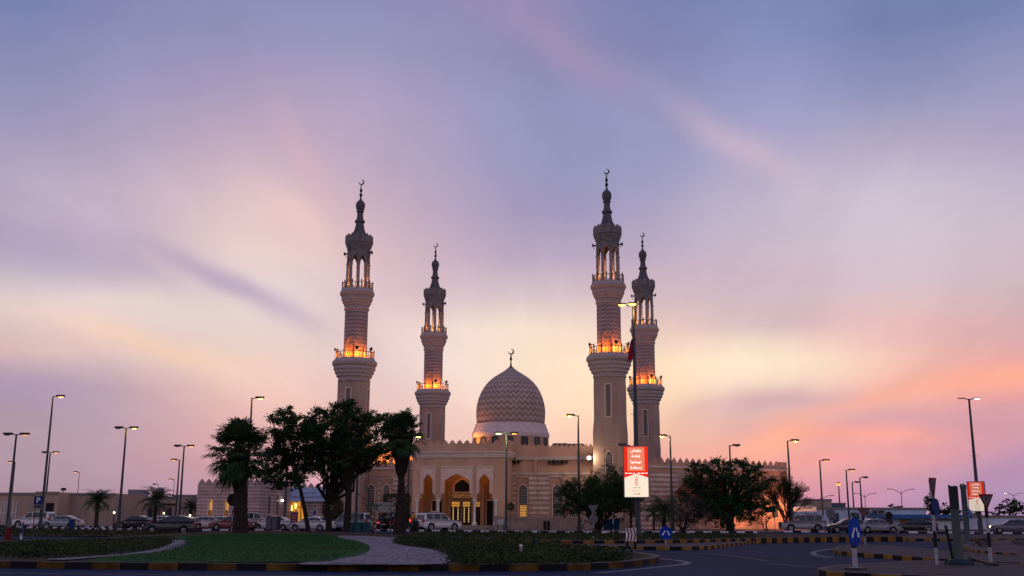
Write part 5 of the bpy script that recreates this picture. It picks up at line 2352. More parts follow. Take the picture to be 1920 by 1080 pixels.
LAMPS = [
    ('leftmost lamp post, double headed and leaning over the red and white cone', 13, 108, 814, ('L', 'R'), ('R',), 'box', SODIUM_DIM),
    ('tallest lamp post on the left, single glowing head above the parking sign', 76, 120, 743, ('R',), ('R',), 'box', None),
    ('low single lamp half hidden behind the leftmost lamp post', 16, 190, 866, ('L',), ('L',), 'box', None),
    ('double headed lamp just right of the tallest left lamp post', 81, 165, 848, ('L', 'R'), ('R',), 'box', None),
    ('small lamp rising over the brown house roof, left of the date palm', 140, 215, 885, ('L',), ('L',), 'box', None),
    ('double headed lamp between the two left date palms with its right head lit', 222, 120, 802, ('L', 'R'), ('R',), 'box', None),
    ('tiny unlit lamp over the crown of the second date palm', 291, 240, 908, ('L',), (), 'box', None),
    ('shortest of the three lamps standing left of the striped building', 321, 225, 899, ('L',), ('L',), 'box', None),
    ('middle high lamp of the three standing left of the striped building', 328, 165, 862, ('L',), ('L',), 'box', None),
    ('double headed tallest of the three lamps left of the striped building', 335, 140, 836, ('L', 'R'), ('R',), 'box', None),
    ('lit lamp whose head stands out above the fan palm on the lawn', 459, 115, 746, ('R',), ('R',), 'box', None),
    ('lamp almost buried in the mesquite crown with a glint of its lens', 533, 125, 833, ('R',), ('R',), 'box', None),
    ('lamp glowing in front of the left minaret above the mesquite crown', 667, 110, 782, ('R',), ('R',), 'box', None),
    ('lamp with a greenish glowing lens beside the skirted fan palm', 764, 118, 818, ('R',), ('R',), 'box', GREENL),
    ('double headed lamp in front of the dome with a bright yellow green left lens', 949, 122, 812, ('L', 'R'), ('L', 'R'), 'box', None),
    ('single lamp standing before the striped hall wall between dome and minaret', 1086, 120, 779, ('L',), ('L',), 'box', None),
    ('unlit lamp peeping out left of the big advertising lightbox', 1183, 125, 834, ('L',), (), 'box', None),
    ('lit lamp right of the rear minaret, its pole beside the date palm', 1261, 122, 817, ('L',), ('L',), 'box', None),
    ('unlit lamp sticking out above the round tree', 1374, 132, 835, ('R',), (), 'box', None),
    ('lit lamp at the end of the crenellated wall', 1485, 124, 826, ('R',), ('R',), 'box', None),
    ('lit lamp left of the white painted round sign back, over the beige depot', 1544, 146, 863, ('R',), ('R',), 'box', None),
    ('short glowing post top lamp over the panelled shed', 1577, 190, 910, ('R',), ('R',), 'post', None),
    ('lit lamp right of the glowing post top lamp', 1593, 158, 881, ('R',), ('R',), 'box', None),
    ('lower unlit lamp of the pair behind the yield sign', 1603, 185, 904, ('R',), (), 'box', None),
    ('higher unlit lamp of the pair behind the yield sign', 1618, 170, 895, ('R',), (), 'box', None),
    ('curved arm lamp in front of the beige depot', 1541, 175, 932, ('R',), (), 'curve', None),
    ('curved arm lamp above the yield sign at the panelled shed', 1625, 190, 927, ('L', 'R'), (), 'curve', None),
    ('curved arm lamp standing alone right of the yield sign', 1694, 175, 920, ('L', 'R'), (), 'curve', None),
    ('small white lit lamp above the dark tree at the far right', 1906, 240, 926, ('L', 'R'), ('L',), 'curve', LEDW),
]
lamp_objs = []
for (lab, px, Y, pt, hd, lt, st, ln) in LAMPS:
    thin = st == 'curve' or Y > 200
    a_ = lamp(lab, px, Y, pt, None, hd, lt, st, r=.09 if thin else .17, arm=.9, lens=ln, hs=1.0 if Y < 180 else .9)
    lamp_objs.append(a_)
# the left lens of the lamp before the dome is the bright greenish one
o = lamp_objs[14]
for hd in [c for c in o.children if c.name.startswith('head')]:
    for l_ in hd.children:
        if min(v.co.x for v in l_.data.vertices) < 0:
            l_.data.materials[0] = GREENL
p = P(943, 815, 121)
light('POINT', (p.x, p.y + .3, p.z - .35), 200, (.9, 1, .35), None, .25)
p = P(778, 820, 117.5)
light('POINT', (p.x, p.y + .3, p.z - .4), 60, (.9, 1, .35), None, .25)
# wall flood light by the right minaret
p = P(1104.5, 858.5, 133.0)
fl = thing('wall_floodlight', 'dazzling white floodlight on the hall cornice beside the near right minaret', 'floodlight', p, 0)
m = MB()
m.tube([(0, .1, 0), (0, 2.5, 0)], .05, 6)
m.box(-.35, .35, .02, .25, -.25, .25)
m.build('housing', DMETAL, fl)
m = MB()
m.lathe([(.05, 0), (.16, .02), (.18, .06)], 14)
m.v = [(x, .015 - z, y) for x, y, z in m.v]
m.build('lens', mat('flood_white', (1, 1, 1), .5, emit=(1, .85, .6), es=30), fl)
light('POINT', (p.x, p.y - .5, p.z), 260, (1, .72, .45), None, .2)
# sodium light falling on the portal front from the street side
for px, Y, z_, e in ((800, 124, 7.5, 190), (915, 123, 7.5, 190), (1010, 125, 8, 200), (1075, 125, 8, 120), (716, 127, 7, 120)):
    pass
# broad glow of the street lamps that really stand along the forecourt
for o_, e in ((lamp_objs[15], 420), (lamp_objs[17], 300), (lamp_objs[12], 260), (lamp_objs[10], 200), (lamp_objs[1], 160), (lamp_objs[5], 160), (lamp_objs[19], 200)):
    H = max(v.co.z for v in o_.children[0].data.vertices)
    s = 1 if o_ in (lamp_objs[12], lamp_objs[10], lamp_objs[1], lamp_objs[5], lamp_objs[19]) else -1
    light('POINT', (s * .95, 0, H - .45), e, (1, .55, .18), o_, .2)


def ad_box(par, zc_, w_, h_, y, S_=1.0, glow=1.0):
    """double sided lit advertising box centred on the pole, text facing -y"""
    bx_ = MB()
    bx_.box(-w_ / 2 - .06, w_ / 2 + .06, y - .17, y + .17, zc_ - h_ / 2 - .06, zc_ + h_ / 2 + .06)
    cs = bx_.build('casing', mat('ad_casing', (.22, .2, .26), .5), par)
    yf = y - .172
    RD = mat('ad_red_%d' % int(glow * 10), (.5, .01, .005), .5, emit=(1, .03, .003), es=.78 * glow)
    PK = mat('ad_pink_%d' % int(glow * 10), (.6, .2, .12), .5, emit=(1, .26, .14), es=.72 * glow)
    CRM = mat('ad_cream_%d' % int(glow * 10), (.7, .65, .55), .5, emit=(1, .84, .62), es=.82 * glow)
    WH = mat('ad_white_%d' % int(glow * 10), (.8, .8, .8), .5, emit=(1, .95, .85), es=1.3 * glow)
    DK = mat('ad_dark', (.03, .02, .02), .5)
    OR = mat('ad_orange_%d' % int(glow * 10), (.6, .1, .02), .5, emit=(1, .16, .02), es=.5 * glow)
    zt_, zb_ = zc_ + h_ / 2, zc_ - h_ / 2
    zm = zt_ - h_ * .54
    m = MB()
    m.poly([(-w_ / 2, zt_ - h_ * .62), (0, zm), (w_ / 2, zt_ - h_ * .62), (w_ / 2, zt_), (-w_ / 2, zt_)], yf - .006, yf)
    fc = m.build('red_panel', RD, par)
    m = MB()
    m.poly([(-w_ / 2, zb_), (w_ / 2, zb_), (w_ / 2, zt_ - h_ * .62), (0, zm), (-w_ / 2, zt_ - h_ * .62)], yf - .005, yf + .001)
    m.build('cream_panel', CRM, par)
    m = MB()
    m.box(-w_ * .36, w_ * .36, yf - .012, yf - .0065, zt_ - h_ * .485, zt_ - h_ * .015)
    pk = m.build('pink_panel', PK, par)
    for k, s_ in enumerate(('ملهاش', 'إعادة', 'عيشها', 'بسعادة')):
        text('lettering', s_, w_ * (.46, .36, .46, .46)[k], h_ * .072, WH, par, (.0, yf - .016, zt_ - h_ * (.085 + .112 * k)), .003)
    m = MB()
    for k in range(16):
        xx = -w_ * .44 + w_ * .88 * k / 15
        if abs(xx) > .06 * w_:
            m.box(xx - w_ * .022, xx + w_ * .022, yf - .011, yf - .0065, zt_ - h_ * .54, zt_ - h_ * (.52 + .006 * (k % 3)))
    m.build('small_print', WH, par)
    for k, c in enumerate('RAK'):
        m = MB()
        zz = zt_ - h_ * (.625 + .062 * k)
        m.box(-w_ * .05, w_ * .05, yf - .012, yf - .0055, zz - h_ * .028, zz + h_ * .028)
        m.build('logo_tile', OR, par)
        text('lettering', c, w_ * .06, h_ * .04, WH, par, (0, yf - .015, zz), .002, arabic=False)
    text('lettering', 'راك بنك', w_ * .34, h_ * .032, DK, par, (.02, yf - .008, zt_ - h_ * .815), .002)
    text('lettering', 'RAKBANK', w_ * .18, h_ * .022, OR, par, (-w_ * .1, yf - .008, zt_ - h_ * .883), .002, arabic=False)
    m = MB()
    m.box(w_ * .02, w_ * .2, yf - .0075, yf - .0055, zt_ - h_ * .885, zt_ - h_ * .88)
    m.build('small_print', DK, par)
    m = MB()
    m.poly([(w_ * .02, zt_ - h_ * .95), (w_ * .12, zt_ - h_ * .955), (w_ * .14, zt_ - h_ * .925), (w_ * .06, zt_ - h_ * .93)], yf - .0085, yf - .0055)
    m.build('emblem', OR, par)
    m = MB()
    m.box(-w_ * .14, w_ * .0, yf - .0075, yf - .0055, zt_ - h_ * .948, zt_ - h_ * .938)
    m.build('small_print', DK, par)


# the tall mast with flag and the big lightbox
Y1 = 66
b1_ = at(1196.5, Y1)
mast = thing('lamp_mast', 'tallest mast, two orange glowing heads over a red flag and carrying the big lightbox', 'street lamp', b1_, 0, 'street lamps')
H = P(1194, 572, Y1).z
m = MB()
m.tube([(0, 0, .15), (0, 0, 1.2), (0, 0, 1.22), (-.02, 0, H)], [.20, .19, .16, .08], 12)
m.build('pole', METAL, mast)
m = MB()
m.tube([(.35, -.2, H + .05), (-.2, -.1, H - .1), (-.45, 0, H - .02)], .04, 6)
m.build('arm', METAL, mast)
for xx, yy in ((-.7, 0), (-.07, -.25)):
    m = MB()
    m.box(xx - .3, xx + .25, yy - .12, yy + .12, H + .02, H + .12)
    hd = m.build('head', DMETAL, mast, bevel=.03)
    m = MB()
    m.lathe([(.03, H - .1), (.13, H - .06), (.17, H + .018)], 12, (0, 0))
    m.v = [(x * 1.5 + xx - .03, y * .8 + yy, z) for x, y, z in m.v]
    m.build('lens', mat('mast_lens', (1, .6, .2), .4, emit=(1, .48, .09), es=5), hd, smooth=True)
light('POINT', (.1, -.35, H - .5), 90, (1, .5, .1), mast, .2)
m = MB()
zf0, zf1 = P(1190, 672, Y1).z, P(1190, 632, Y1).z
nf = 14
for k in range(nf):
    t0, t1 = k / nf, (k + 1) / nf
    for j in range(6):
        s0, s1 = j / 6, (j + 1) / 6

        def fp_(s, t):
            wv = .16 + .26 * t
            return (-.09 - s * wv, .07 * math.sin(s * 9 + t * 3), zf1 - t * (zf1 - zf0) - s * .3)
        m.quad(fp_(s0, t0), fp_(s1, t0), fp_(s1, t1), fp_(s0, t1))
flag = m.build('flag', mat('flag_red', (.33, .02, .04), .9), mast)
zc_ = (P(1195, 838.5, Y1).z + P(1195, 932, Y1).z) / 2
hh = P(1195, 838.5, Y1).z - P(1195, 932, Y1).z
ww = 42.5 / F * Y1 * 1.02
ad = thing('advertising_lightbox', 'big red and cream lit advertising box with four lines of Arabic on the tall mast', 'advertising sign', (b1_.x, b1_.y, 0), R(-12), 'lit advertising boxes on masts')
ad_box(ad, zc_, ww, hh, -.36)
m = MB()
for zz in (zc_ - hh * .4, zc_ + hh * .4):
    m.box(-.25, .25, -.19, .2, zz - .05, zz + .05)
m.build('bracket', METAL, ad)
m = MB()
zz = P(1193, 777, Y1).z
m.tube([(-.35, 0, zz), (.35, 0, zz + .03)], .015, 5)
m.build('flag_rod', METAL, mast)
# second mast with LED heads
Y2 = 100
b2_ = at(1838, Y2)
mast2 = thing('lamp_mast', 'tall mast with one white lit head and one unlit, carrying the smaller lightbox', 'street lamp', b2_, 0, 'street lamps')
H = P(1838, 748, Y2).z
m = MB()
m.tube([(0, 0, 0), (0, 0, 1.3), (0, 0, 1.32), (0, 0, H)], [.24, .22, .19, .09], 12)
m.build('pole', METAL, mast2)
for s in (-1, 1):
    m = MB()
    m.tube([(0, 0, H - .1), (s * .45, 0, H + .05)], .045, 6)
    m.build('arm', METAL, mast2)
    m = MB()
    xa, xb = sorted((s * .4, s * 1.05))
    m.box(xa, xb, -.15, .15, H + .02, H + .10)
    hd = m.build('head', DMETAL, mast2, bevel=.03)
    if s > 0:
        m = MB()
        m.box(.55, 1.0, -.12, .10, H - .04, H + .015)
        m.build('lens', LEDW, hd, bevel=.03)
ad2 = thing('advertising_lightbox', 'smaller red and cream lit advertising box behind the red triangle at the right', 'advertising sign', (b2_.x, b2_.y, 0), R(-34), 'lit advertising boxes on masts')
zc2 = (P(1830, 904, Y2).z + P(1830, 958, Y2).z) / 2
hh2 = P(1830, 904, Y2).z - P(1830, 958, Y2).z
ad_box(ad2, zc2, 28 / F * Y2, hh2, -.42, glow=.6)
m = MB()
for zz in (zc2 - hh2 * .4, zc2 + hh2 * .4):
    m.box(-.25, .25, -.25, .25, zz - .05, zz + .05)
m.build('bracket', METAL, ad2)
m = MB()
zz = P(1838, 855, Y2).z
m.tube([(-.45, 0, zz), (.45, 0, zz)], .015, 5)
m.build('flag_rod', METAL, mast2)

# ---------------------------------------------------------------- signs


def striped_post(par, H, r=.04, seg=.45, z0=0.0, first=0):
    k = 0
    z = z0
    m = MB()
    while z < H - 1e-3:
        z1_ = min(z + seg, H)
        m.mi = (k + first) % 2
        m.tube([(0, 0, z), (0, 0, z1_)], r, 10)
        z = z1_
        k += 1
    m.build('post', [POSTW, BLACKP], par)


def disc(m, r, y, zc_, t=.02, n=28, sx=1.0):
    m.poly([(math.cos(2 * PI * k / n) * r * sx, zc_ + math.sin(2 * PI * k / n) * r) for k in range(n)], y, y + t)


def arrow_poly(x, z, ang, L, w_):
    """arrow from tail to head pointing ang"""
    c, s_ = math.cos(ang), math.sin(ang)
    pts = [(-L / 2, -w_ / 2), (L * .15, -w_ / 2), (L * .15, -w_ * 1.3), (L / 2, 0), (L * .15, w_ * 1.3), (L * .15, w_ / 2), (-L / 2, w_ / 2)]
    return [(x + a * c - b * s_, z + a * s_ + b * c) for a, b in pts]


def sign_root(name, label, px, py, rz=0, group=None, z=0.17, cat='road sign'):
    g_ = G(px, py, z)
    return thing(name, label, cat, (g_.x, g_.y, z), rz, group), g_.y


def blue_disc(par, r, zc_, back=False):
    m = MB()
    disc(m, r, -.06, zc_)
    d_ = m.build('plate', BLUE if not back else SIGNBACK, par)
    if not back:
        for s in (-1, 1):
            m = MB()
            m.poly(arrow_poly(s * r * .36, zc_ - r * .05, R(-90 + s * 32), r * .85, r * .16), -.068, -.0605)
            m.build('arrow', WHITEP, d_)
    return d_


o, y = sign_root('keep_either_side_sign', 'blue disc with two diverging white arrows on the middle island', 1249, 1022.5)
k_ = y / F
striped_post(o, P(1249, 1012, y).z - .17 + .3, .03, 2)
blue_disc(o, 11.8 * k_, P(1249, 999, y).z - .17)
o, y = sign_root('keep_either_side_sign', 'near blue disc with white arrows on a black and white post at the lower right', 1604, 1067.5, R(48))
k_ = y / F
striped_post(o, P(1604, 1000, y).z - .17, .07, .55)
blue_disc(o, 26 * k_, P(1602, 998, y).z - .17)
m = MB()
m.box(-.25, .25, -.2, .2, 0, .04)
m.build('base_plate', DMETAL, o)
# chevron board
o, y = sign_root('chevron_sign', 'white board with three dark red chevrons on two posts at the bed corner', 1184, 1046.5, R(-10), z=.19)
k_ = y / F
za, zb = P(1184, 1015, y).z - .19, P(1184, 990, y).z - .19
hw = 9.4 * k_
m = MB()
m.box(-hw, hw, -.03, 0, za, zb)
pl = m.build('board', WHITEP, o)
m = MB()
for j in range(3):
    xx = -hw * .85 + j * hw * .62
    wq = hw * .26
    mid = (za + zb) / 2
    m.poly([(xx, za), (xx + wq, za), (xx + wq + hw * .32, mid), (xx + wq, zb), (xx, zb), (xx + hw * .32, mid)], -.04, -.031)
m.build('chevrons', mat('chevron_red', (.16, .012, .03), .6), pl)
for s in (-1, 1):
    m = MB()
    m.mi = 0
    m.tube([(s * hw * .75, .02, 0), (s * hw * .75, .02, za * .55)], .045, 8)
    m.mi = 1
    m.tube([(s * hw * .75, .02, za * .55), (s * hw * .75, .02, zb)], .045, 8)
    m.build('post', [SIGNBACK, BLACKP], o)


def triangle(m, hw_, zt_, zb_, y0, y1):
    m.poly([(-hw_, zt_), (0, zb_), (hw_, zt_)], y0, y1)


def yield_sign(name, label, px, py, rz, w_px, pt, pb, back=False, extra=None, postr=.04, z=.17, seg=.45):
    o, y = sign_root(name, label, px, py, rz, 'give way signs', z)
    k_ = y / F
    zt_, zb_ = P(px, pt, y).z - z, P(px, pb, y).z - z
    striped_post(o, zt_ - .05, postr, seg)
    m = MB()
    hw_ = w_px * k_
    triangle(m, hw_, zt_, zb_, -.08, -.06)
    pl = m.build('plate', SIGNBACK if back else mat('border_red', (.17, .012, .025), .5), o)
    if not back:
        m = MB()
        c = (zt_ * 2 + zb_) / 3
        triangle(m, hw_ * .68, c + (zt_ - c) * .62, c + (zb_ - c) * .62, -.088, -.081)
        m.build('inner_plate', mat('sign_inner_grey', (.105, .10, .12), .5), pl)
        text('lettering', 'أفسح', hw_ * .5, hw_ * .2, BLACKP, pl, (0, -.09, c + (zt_ - c) * .38), .002)
        text('lettering', 'الطريق', hw_ * .4, hw_ * .16, BLACKP, pl, (0, -.09, c + (zt_ - c) * .05), .002)
    return o, y, k_


o, y, k_ = yield_sign('give_way_sign', 'grey back of a give way sign above a round sign back on a striped post', 1113, 1020.5, 0, 9.5, 947, 965, True, z=.0)
m = MB()
disc(m, 8 * k_, -.075, P(1113, 973, y).z)
m.build('round_plate', SIGNBACK, o)
yield_sign('give_way_sign', 'red bordered give way triangle in front of the panelled shed', 1622.5, 1021, 0, 12, 953, 971, z=0)
yield_sign('give_way_sign', 'large red bordered give way triangle overlapping the smaller lightbox', 1858, 1053.5, R(-4), 13.5, 926.5, 957, postr=.055)
o, y, k_ = yield_sign('give_way_sign', 'nearly edge on give way sign above a blue disc on a tall striped post', 1757, 1058.5, R(44), 15, 896, 936, postr=.05, seg=.48)
m = MB()
disc(m, 15 * k_, -.11, P(1757, 950, y).z - .17)
m.build('blue_plate', BLUED, o)
# round backs
o, y = sign_root('round_sign', 'dark round sign back on a striped post beside the thick fan palm', 434, 997, 0, 'round sign backs', .0)
k_ = y / F
striped_post(o, P(434, 930, y).z, .045, .5)
m = MB()
disc(m, 11.5 * k_, -.07, P(434, 937, y).z)
m.build('plate', BLACKP, o)
o, y = sign_root('round_sign', 'grey round sign back in front of the shed right of the curved arm lamp', 1559, 1003, 0, 'round sign backs', .0)
k_ = y / F
m = MB()
m.tube([(0, 0, 0), (0, 0, P(1559, 958, y).z)], .04, 8)
m.build('post', METAL, o)
m = MB()
disc(m, 8.6 * k_, -.07, P(1559, 963, y).z)
m.build('plate', SIGNBACK, o)
o, y = sign_root('round_sign', 'dark round sign with a square plate below it in front of the panelled shed', 1669, 1003, 0, 'round sign backs', .0)
k_ = y / F
m = MB()
m.tube([(0, 0, 0), (0, 0, P(1669, 962, y).z)], .05, 8)
m.build('post', METAL, o)
m = MB()
disc(m, 6.5 * k_, -.07, P(1669, 966, y).z)
m.build('plate', BLACKP, o)
m = MB()
m.box(-6.3 * k_, 6.3 * k_, -.06, -.02, P(1669, 980, y).z, P(1669, 970, y).z)
m.build('square_plate', DMETAL, o)
# roundabout sign
o, y = sign_root('roundabout_sign', 'small blue roundabout disc with white ring of arrows below the smaller lightbox', 1819, 1010, 0, None, .0)
k_ = y / F
m = MB()
m.tube([(0, 0, 0), (0, 0, P(1819, 962, y).z)], .04, 8)
m.build('post', METAL, o)
zc_ = P(1817, 961.5, y).z
m = MB()
disc(m, 7 * k_, -.06, zc_)
pl = m.build('plate', BLUE, o)
m = MB()
for k in range(3):
    for j in range(5):
        a0, a1 = R(120 * k + j * 16), R(120 * k + j * 16 + 16)
        m.tube([(3.6 * k_ * math.cos(a0), -.07, zc_ + 3.6 * k_ * math.sin(a0)), (3.6 * k_ * math.cos(a1), -.07, zc_ + 3.6 * k_ * math.sin(a1))], .7 * k_, 4)
m.build('ring_arrows', WHITEP, pl)
# edge-on keep sign on the left with cone
o, y = sign_root('keep_side_sign', 'blue disc seen almost edge on above a white stub, left of the parking sign', 39, 1014, R(106), None, .0)
k_ = y / F
m = MB()
m.tube([(0, 0, 0), (0, 0, P(39, 1000, y).z)], .07, 8)
m.build('post', WHITEP, o)
m = MB()
disc(m, 13 * k_, -.05, P(42, 992, y).z)
m.build('plate', BLUED, o)
o, y = sign_root('traffic_cone', 'red traffic cone with a white collar at the foot of the leftmost lamp post', 15, 1012, 0, None, .0, 'traffic cone')
m = MB()
m.lathe([(.30, 0), (.30, .05), (.21, .055), (.13, .75)], 16)
m.build('cone', mat('cone_red', (.13, .016, .014), .8), o)
m = MB()
m.lathe([(.132, .75), (.09, 1.3), (.04, 1.4)], 16)
m.build('collar', SIGNBACK, o)
# parking sign
o, y = sign_root('parking_sign', 'blue parking sign with a white P over a black arrow plate on two posts', 67, 996, 0, None, .0)
k_ = y / F
zt_, zm_, zb_ = P(69, 930, y).z, P(69, 946, y).z, P(69, 951, y).z
hw = 8.2 * k_
m = MB()
m.box(-hw, hw, -.06, -.02, zm_, zt_)
pl = m.build('plate', BLUED, o)
text('letter', 'P', hw * .8, (zt_ - zm_) * .66, WHITEP, pl, (0, -.064, (zt_ + zm_) / 2), .003, arabic=False)
m = MB()
m.box(-hw, hw, -.06, -.02, zb_ - .12, zm_ - .03)
ap_ = m.build('arrow_plate', SIGNBACK, o)
m = MB()
m.poly(arrow_poly(0, (zb_ + zm_) / 2 - .07, 0, hw * 1.6, .1), -.068, -.061)
m.build('arrow', BLACKP, ap_)
for s in (-1, 1):
    m = MB()
    for j in range(5):
        m.mi = j % 2
        m.tube([(s * hw * .6, 0, j * zt_ / 5), (s * hw * .6, 0, (j + 1) * zt_ / 5)], .045, 8)
    m.build('post', [BLACKP, SIGNBACK], o)
# Arabic street sign
o, y = sign_root('street_sign', 'white street name board with Arabic writing on two grey posts beside the skirted palm', 717, 1000, 0, None, .0)
k_ = y / F
zt_, zb_ = P(717, 941.5, y).z, P(717, 961, y).z
hw = 18.3 * k_
m = MB()
m.box(-hw, hw, -.08, -.02, zb_, zt_)
pl = m.build('board', mat('board_white', (.45, .44, .44), .6, noise=.1), o)
text('lettering', 'شارع قصر  السيف', hw * 1.75, (zt_ - zb_) * .34, BLUED, pl, (0, -.085, zt_ - (zt_ - zb_) * .36), .003)
text('numeral', '1', hw * .08, (zt_ - zb_) * .22, BLUED, pl, (hw * .82, -.085, zb_ + (zt_ - zb_) * .2), .003, arabic=False)
text('numeral', '2', hw * .12, (zt_ - zb_) * .22, BLUED, pl, (-hw * .85, -.085, zb_ + (zt_ - zb_) * .22), .003, arabic=False)
for xx, x2 in ((-hw * .35, -.12), (hw * .75, hw * .78)):
    m = MB()
    m.tube([(x2, 0, 0), (xx, 0, zb_ + .02)], .07, 8)
    m.build('post', METAL, o)


def small_panel(name, label, px, Y, py0, py1, wpx, m_, group=None, inner=None, post=True, lines=None):
    b = at(px, Y)
    o = thing(name, label, 'sign', b, 0, group)
    k_ = Y / F
    z1_, z0_ = P(px, py0, Y).z, P(px, py1, Y).z
    m = MB()
    m.box(-wpx * k_ / 2, wpx * k_ / 2, -.05, 0, max(z0_, .05), z1_)
    pl = m.build('panel', m_, o)
    if inner:
        m = MB()
        w2 = wpx * k_ / 2 * .82
        h_ = z1_ - max(z0_, .05)
        m.box(-w2, w2, -.057, -.051, max(z0_, .05) + h_ * .1, z1_ - h_ * .1)
        m.build('inner_panel', inner, pl)
    if lines:
        m = MB()
        w2 = wpx * k_ / 2 * .6
        h_ = z1_ - max(z0_, .05)
        for q in lines:
            m.box(-w2, w2, -.064, -.058, z1_ - h_ * q - h_ * .04, z1_ - h_ * q + h_ * .04)
        m.build('print', mat('pale_print', (.4, .25, .28), .6), pl)
    if post:
        for s in ((0,) if wpx < 12 else (-1, 1)):
            m = MB()
            m.tube([(s * wpx * k_ * .4, .04, 0), (s * wpx * k_ * .4, .04, max(z0_, .05) + .05)], .04, 8)
            m.build('post', METAL, o)
    return o


small_panel('parking_meter_sign', 'small blue and white panel on a post in front of the training centre', 589, 110, 955, 967, 6.2, WHITEP, None, BLUED)
small_panel('poster_stand', 'red and violet framed poster stand by the amber lit doorway', 551, 112, 959, 984, 14, mat('poster_frame', (.2, .18, .2), .5), None, mat('poster_red', (.22, .03, .06), .6, noise=.5, nscale=3), True, (.3, .5, .7))
small_panel('red_banner', 'small red framed banner behind the white four by four at the entrance', 815, 129, 958.5, 967.5, 16, WHITEP, None, mat('banner_red', (.20, .02, .05), .6), True, (.35, .6))
small_panel('notice_board', 'pale blue and white notice at the right foot of the entrance', 938.5, 128, 973, 984, 12.5, mat('notice_blue', (.22, .26, .36), .6), None, mat('notice_white', (.42, .45, .52), .6), True, (.4, .6))
small_panel('parking_notice', 'small blue and white notice hanging left of the entrance columns', 773, 124, 958, 967, 7, WHITEP, None, BLUED)
small_panel('parking_notice', 'small blue and white notice between the street name board and skirted palm', 733, 124, 959, 968, 6, WHITEP, None, BLUED)
o = small_panel('direction_board', 'dark green board on a post in front of the orange lit wall', 1445, 124, 950, 961, 20, mat('board_green', (.012, .05, .045), .6), None, None, True)
# marker posts
for lab, px, py, ht, z in (('thin black and white marker post beside the lamp before the striped hall wall', 1093, 1001, 975, 0), ('forked white marker post under the bare acacia', 1150, 1001, 960, 0)):
    o, y = sign_root('marker_post', lab, px, py, 0, 'marker posts', z)
    striped_post(o, P(px, ht, y).z, .05, .45)
o, y = sign_root('marker_post', 'short white marker stub standing in the flower bed', 976.5, 1043, 0, 'marker posts', .18)
m = MB()
m.tube([(0, 0, 0), (0, 0, .28)], .055, 10)
m.tube([(0, 0, .281), (0, 0, P(976, 1020, y).z - .18)], .055, 10)
m.build('post', WHITEP, o)
m = MB()
m.tube([(0, 0, P(976, 1020, y).z - .179), (0, 0, P(976, 1020, y).z - .15)], [.06, .03], 10)
m.build('cap', BLACKP, o)
# black and white stubs at the yield sign on the kerb, far posts behind D
o, y = sign_root('marker_post', 'leaning black rod directly left of the near steel column', 1789, 1058, 0, 'marker posts', .17)
m = MB()
m.tube([(0, 0, 0), (-.12, .1, P(1785, 985, y).z - .17)], .045, 8)
m.build('rod', BLACKP, o)

# steel columns at the right
COLM = mat('weathered_green_steel', (.075, .10, .105), .65, noise=.35, nscale=1.6, streak=3)
g_ = G(1799, 1058.5, .17)
o = thing('steel_column', 'thick weathered grey green steel column with a broken dark top, bolted to the near island', 'column', (g_.x, g_.y, .17), R(-8))
k_ = g_.y / F
Hc = P(1790, 909, g_.y).z - .17
m = MB()
nl = 8
ring_ = []
for k in range(nl + 1):
    t = k / nl
    w_ = (7.1 + .3 * (1 - t)) * k_
    xo = -.5 * k_ * t
    ring_.append((xo, w_, Hc * .93 * t))
for (xo, w_, z), (xo2, w2, z2) in zip(ring_, ring_[1:]):
    i = len(m.v)
    dpt = .35
    for (a, b, c) in ((xo, w_, z), (xo2, w2, z2)):
        m.v += [(a - b, -b * dpt, c), (a - b * .8, -b * dpt - .05, c), (a + b * .8, -b * dpt - .05, c), (a + b, -b * dpt, c), (a + b, b * dpt, c), (a - b, b * dpt, c)]
    for j in range(6):
        m.face((i + j, i + (j + 1) % 6, i + 6 + (j + 1) % 6, i + 6 + j))
m.face([i + 6 + j for j in range(6)])
m.build('shaft', COLM, o)
m = MB()
xo, w_, z = ring_[-1]
top = [(xo - w_, z - .55), (xo + w_, z - .55), (xo + w_, Hc * .985), (xo + w_ * .7, Hc * .975), (xo + w_ * .4, Hc * .99), (xo, Hc * .975), (xo - w_ * .5, Hc * .985), (xo - w_ * .85, Hc * .975), (xo - w_, Hc * 1.0), (xo - w_ * 1.07, Hc * .99)]
m.poly(top, -w_ * .35 - .075, w_ * .37)
m.build('dark_top', mat('charred_steel', (.022, .030, .034), .7, noise=.3, nscale=3), o)
m = MB()
m.box(-.36, .36, -.3, .3, 0, .05)
m.lathe([(.30, .051), (.2, .16)], 8, ph=R(22.5))
for sx in (-.3, .3):
    for sy in (-.24, .24):
        m.lathe([(.04, .05), (.04, .14)], 6, (sx, sy))
m.build('base_plate', mat('base_teal', (.02, .045, .055), .7, noise=.2), o)
m = MB()
m.tube([(.2, -.2, .2), (.5, -.35, .1), (.65, -.5, .03), (.95, -.55, .02)], .025, 6)
m.build('cable', BLACKP, o)
g_ = at(1812, 60)
o = thing('steel_column', 'thinner pale steel column with a ragged top standing behind the thick one', 'column', (g_.x, 60, 0), 0)
k_ = 60 / F
Hc = P(1803, 909, 60).z
m = MB()
m.tube([(0, 0, 0), (0, 0, Hc * .5), (0, 0, Hc * .985)], [5.4 * k_, 5.2 * k_, 4.9 * k_], 10)
m.build('shaft', COLM, o)
m = MB()
for j in range(7):
    a = 2 * PI * j / 7
    m.tube([(4.4 * k_ * math.cos(a), 4.4 * k_ * math.sin(a), Hc * .93), (4.6 * k_ * math.cos(a), 4.6 * k_ * math.sin(a), Hc * (1 + .01 * (j % 3)))], .05, 5)
m.tube([(0, 0, Hc * .93), (0, 0, Hc * .95)], 5.6 * k_, 10)
m.build('ragged_top', COLM, o)

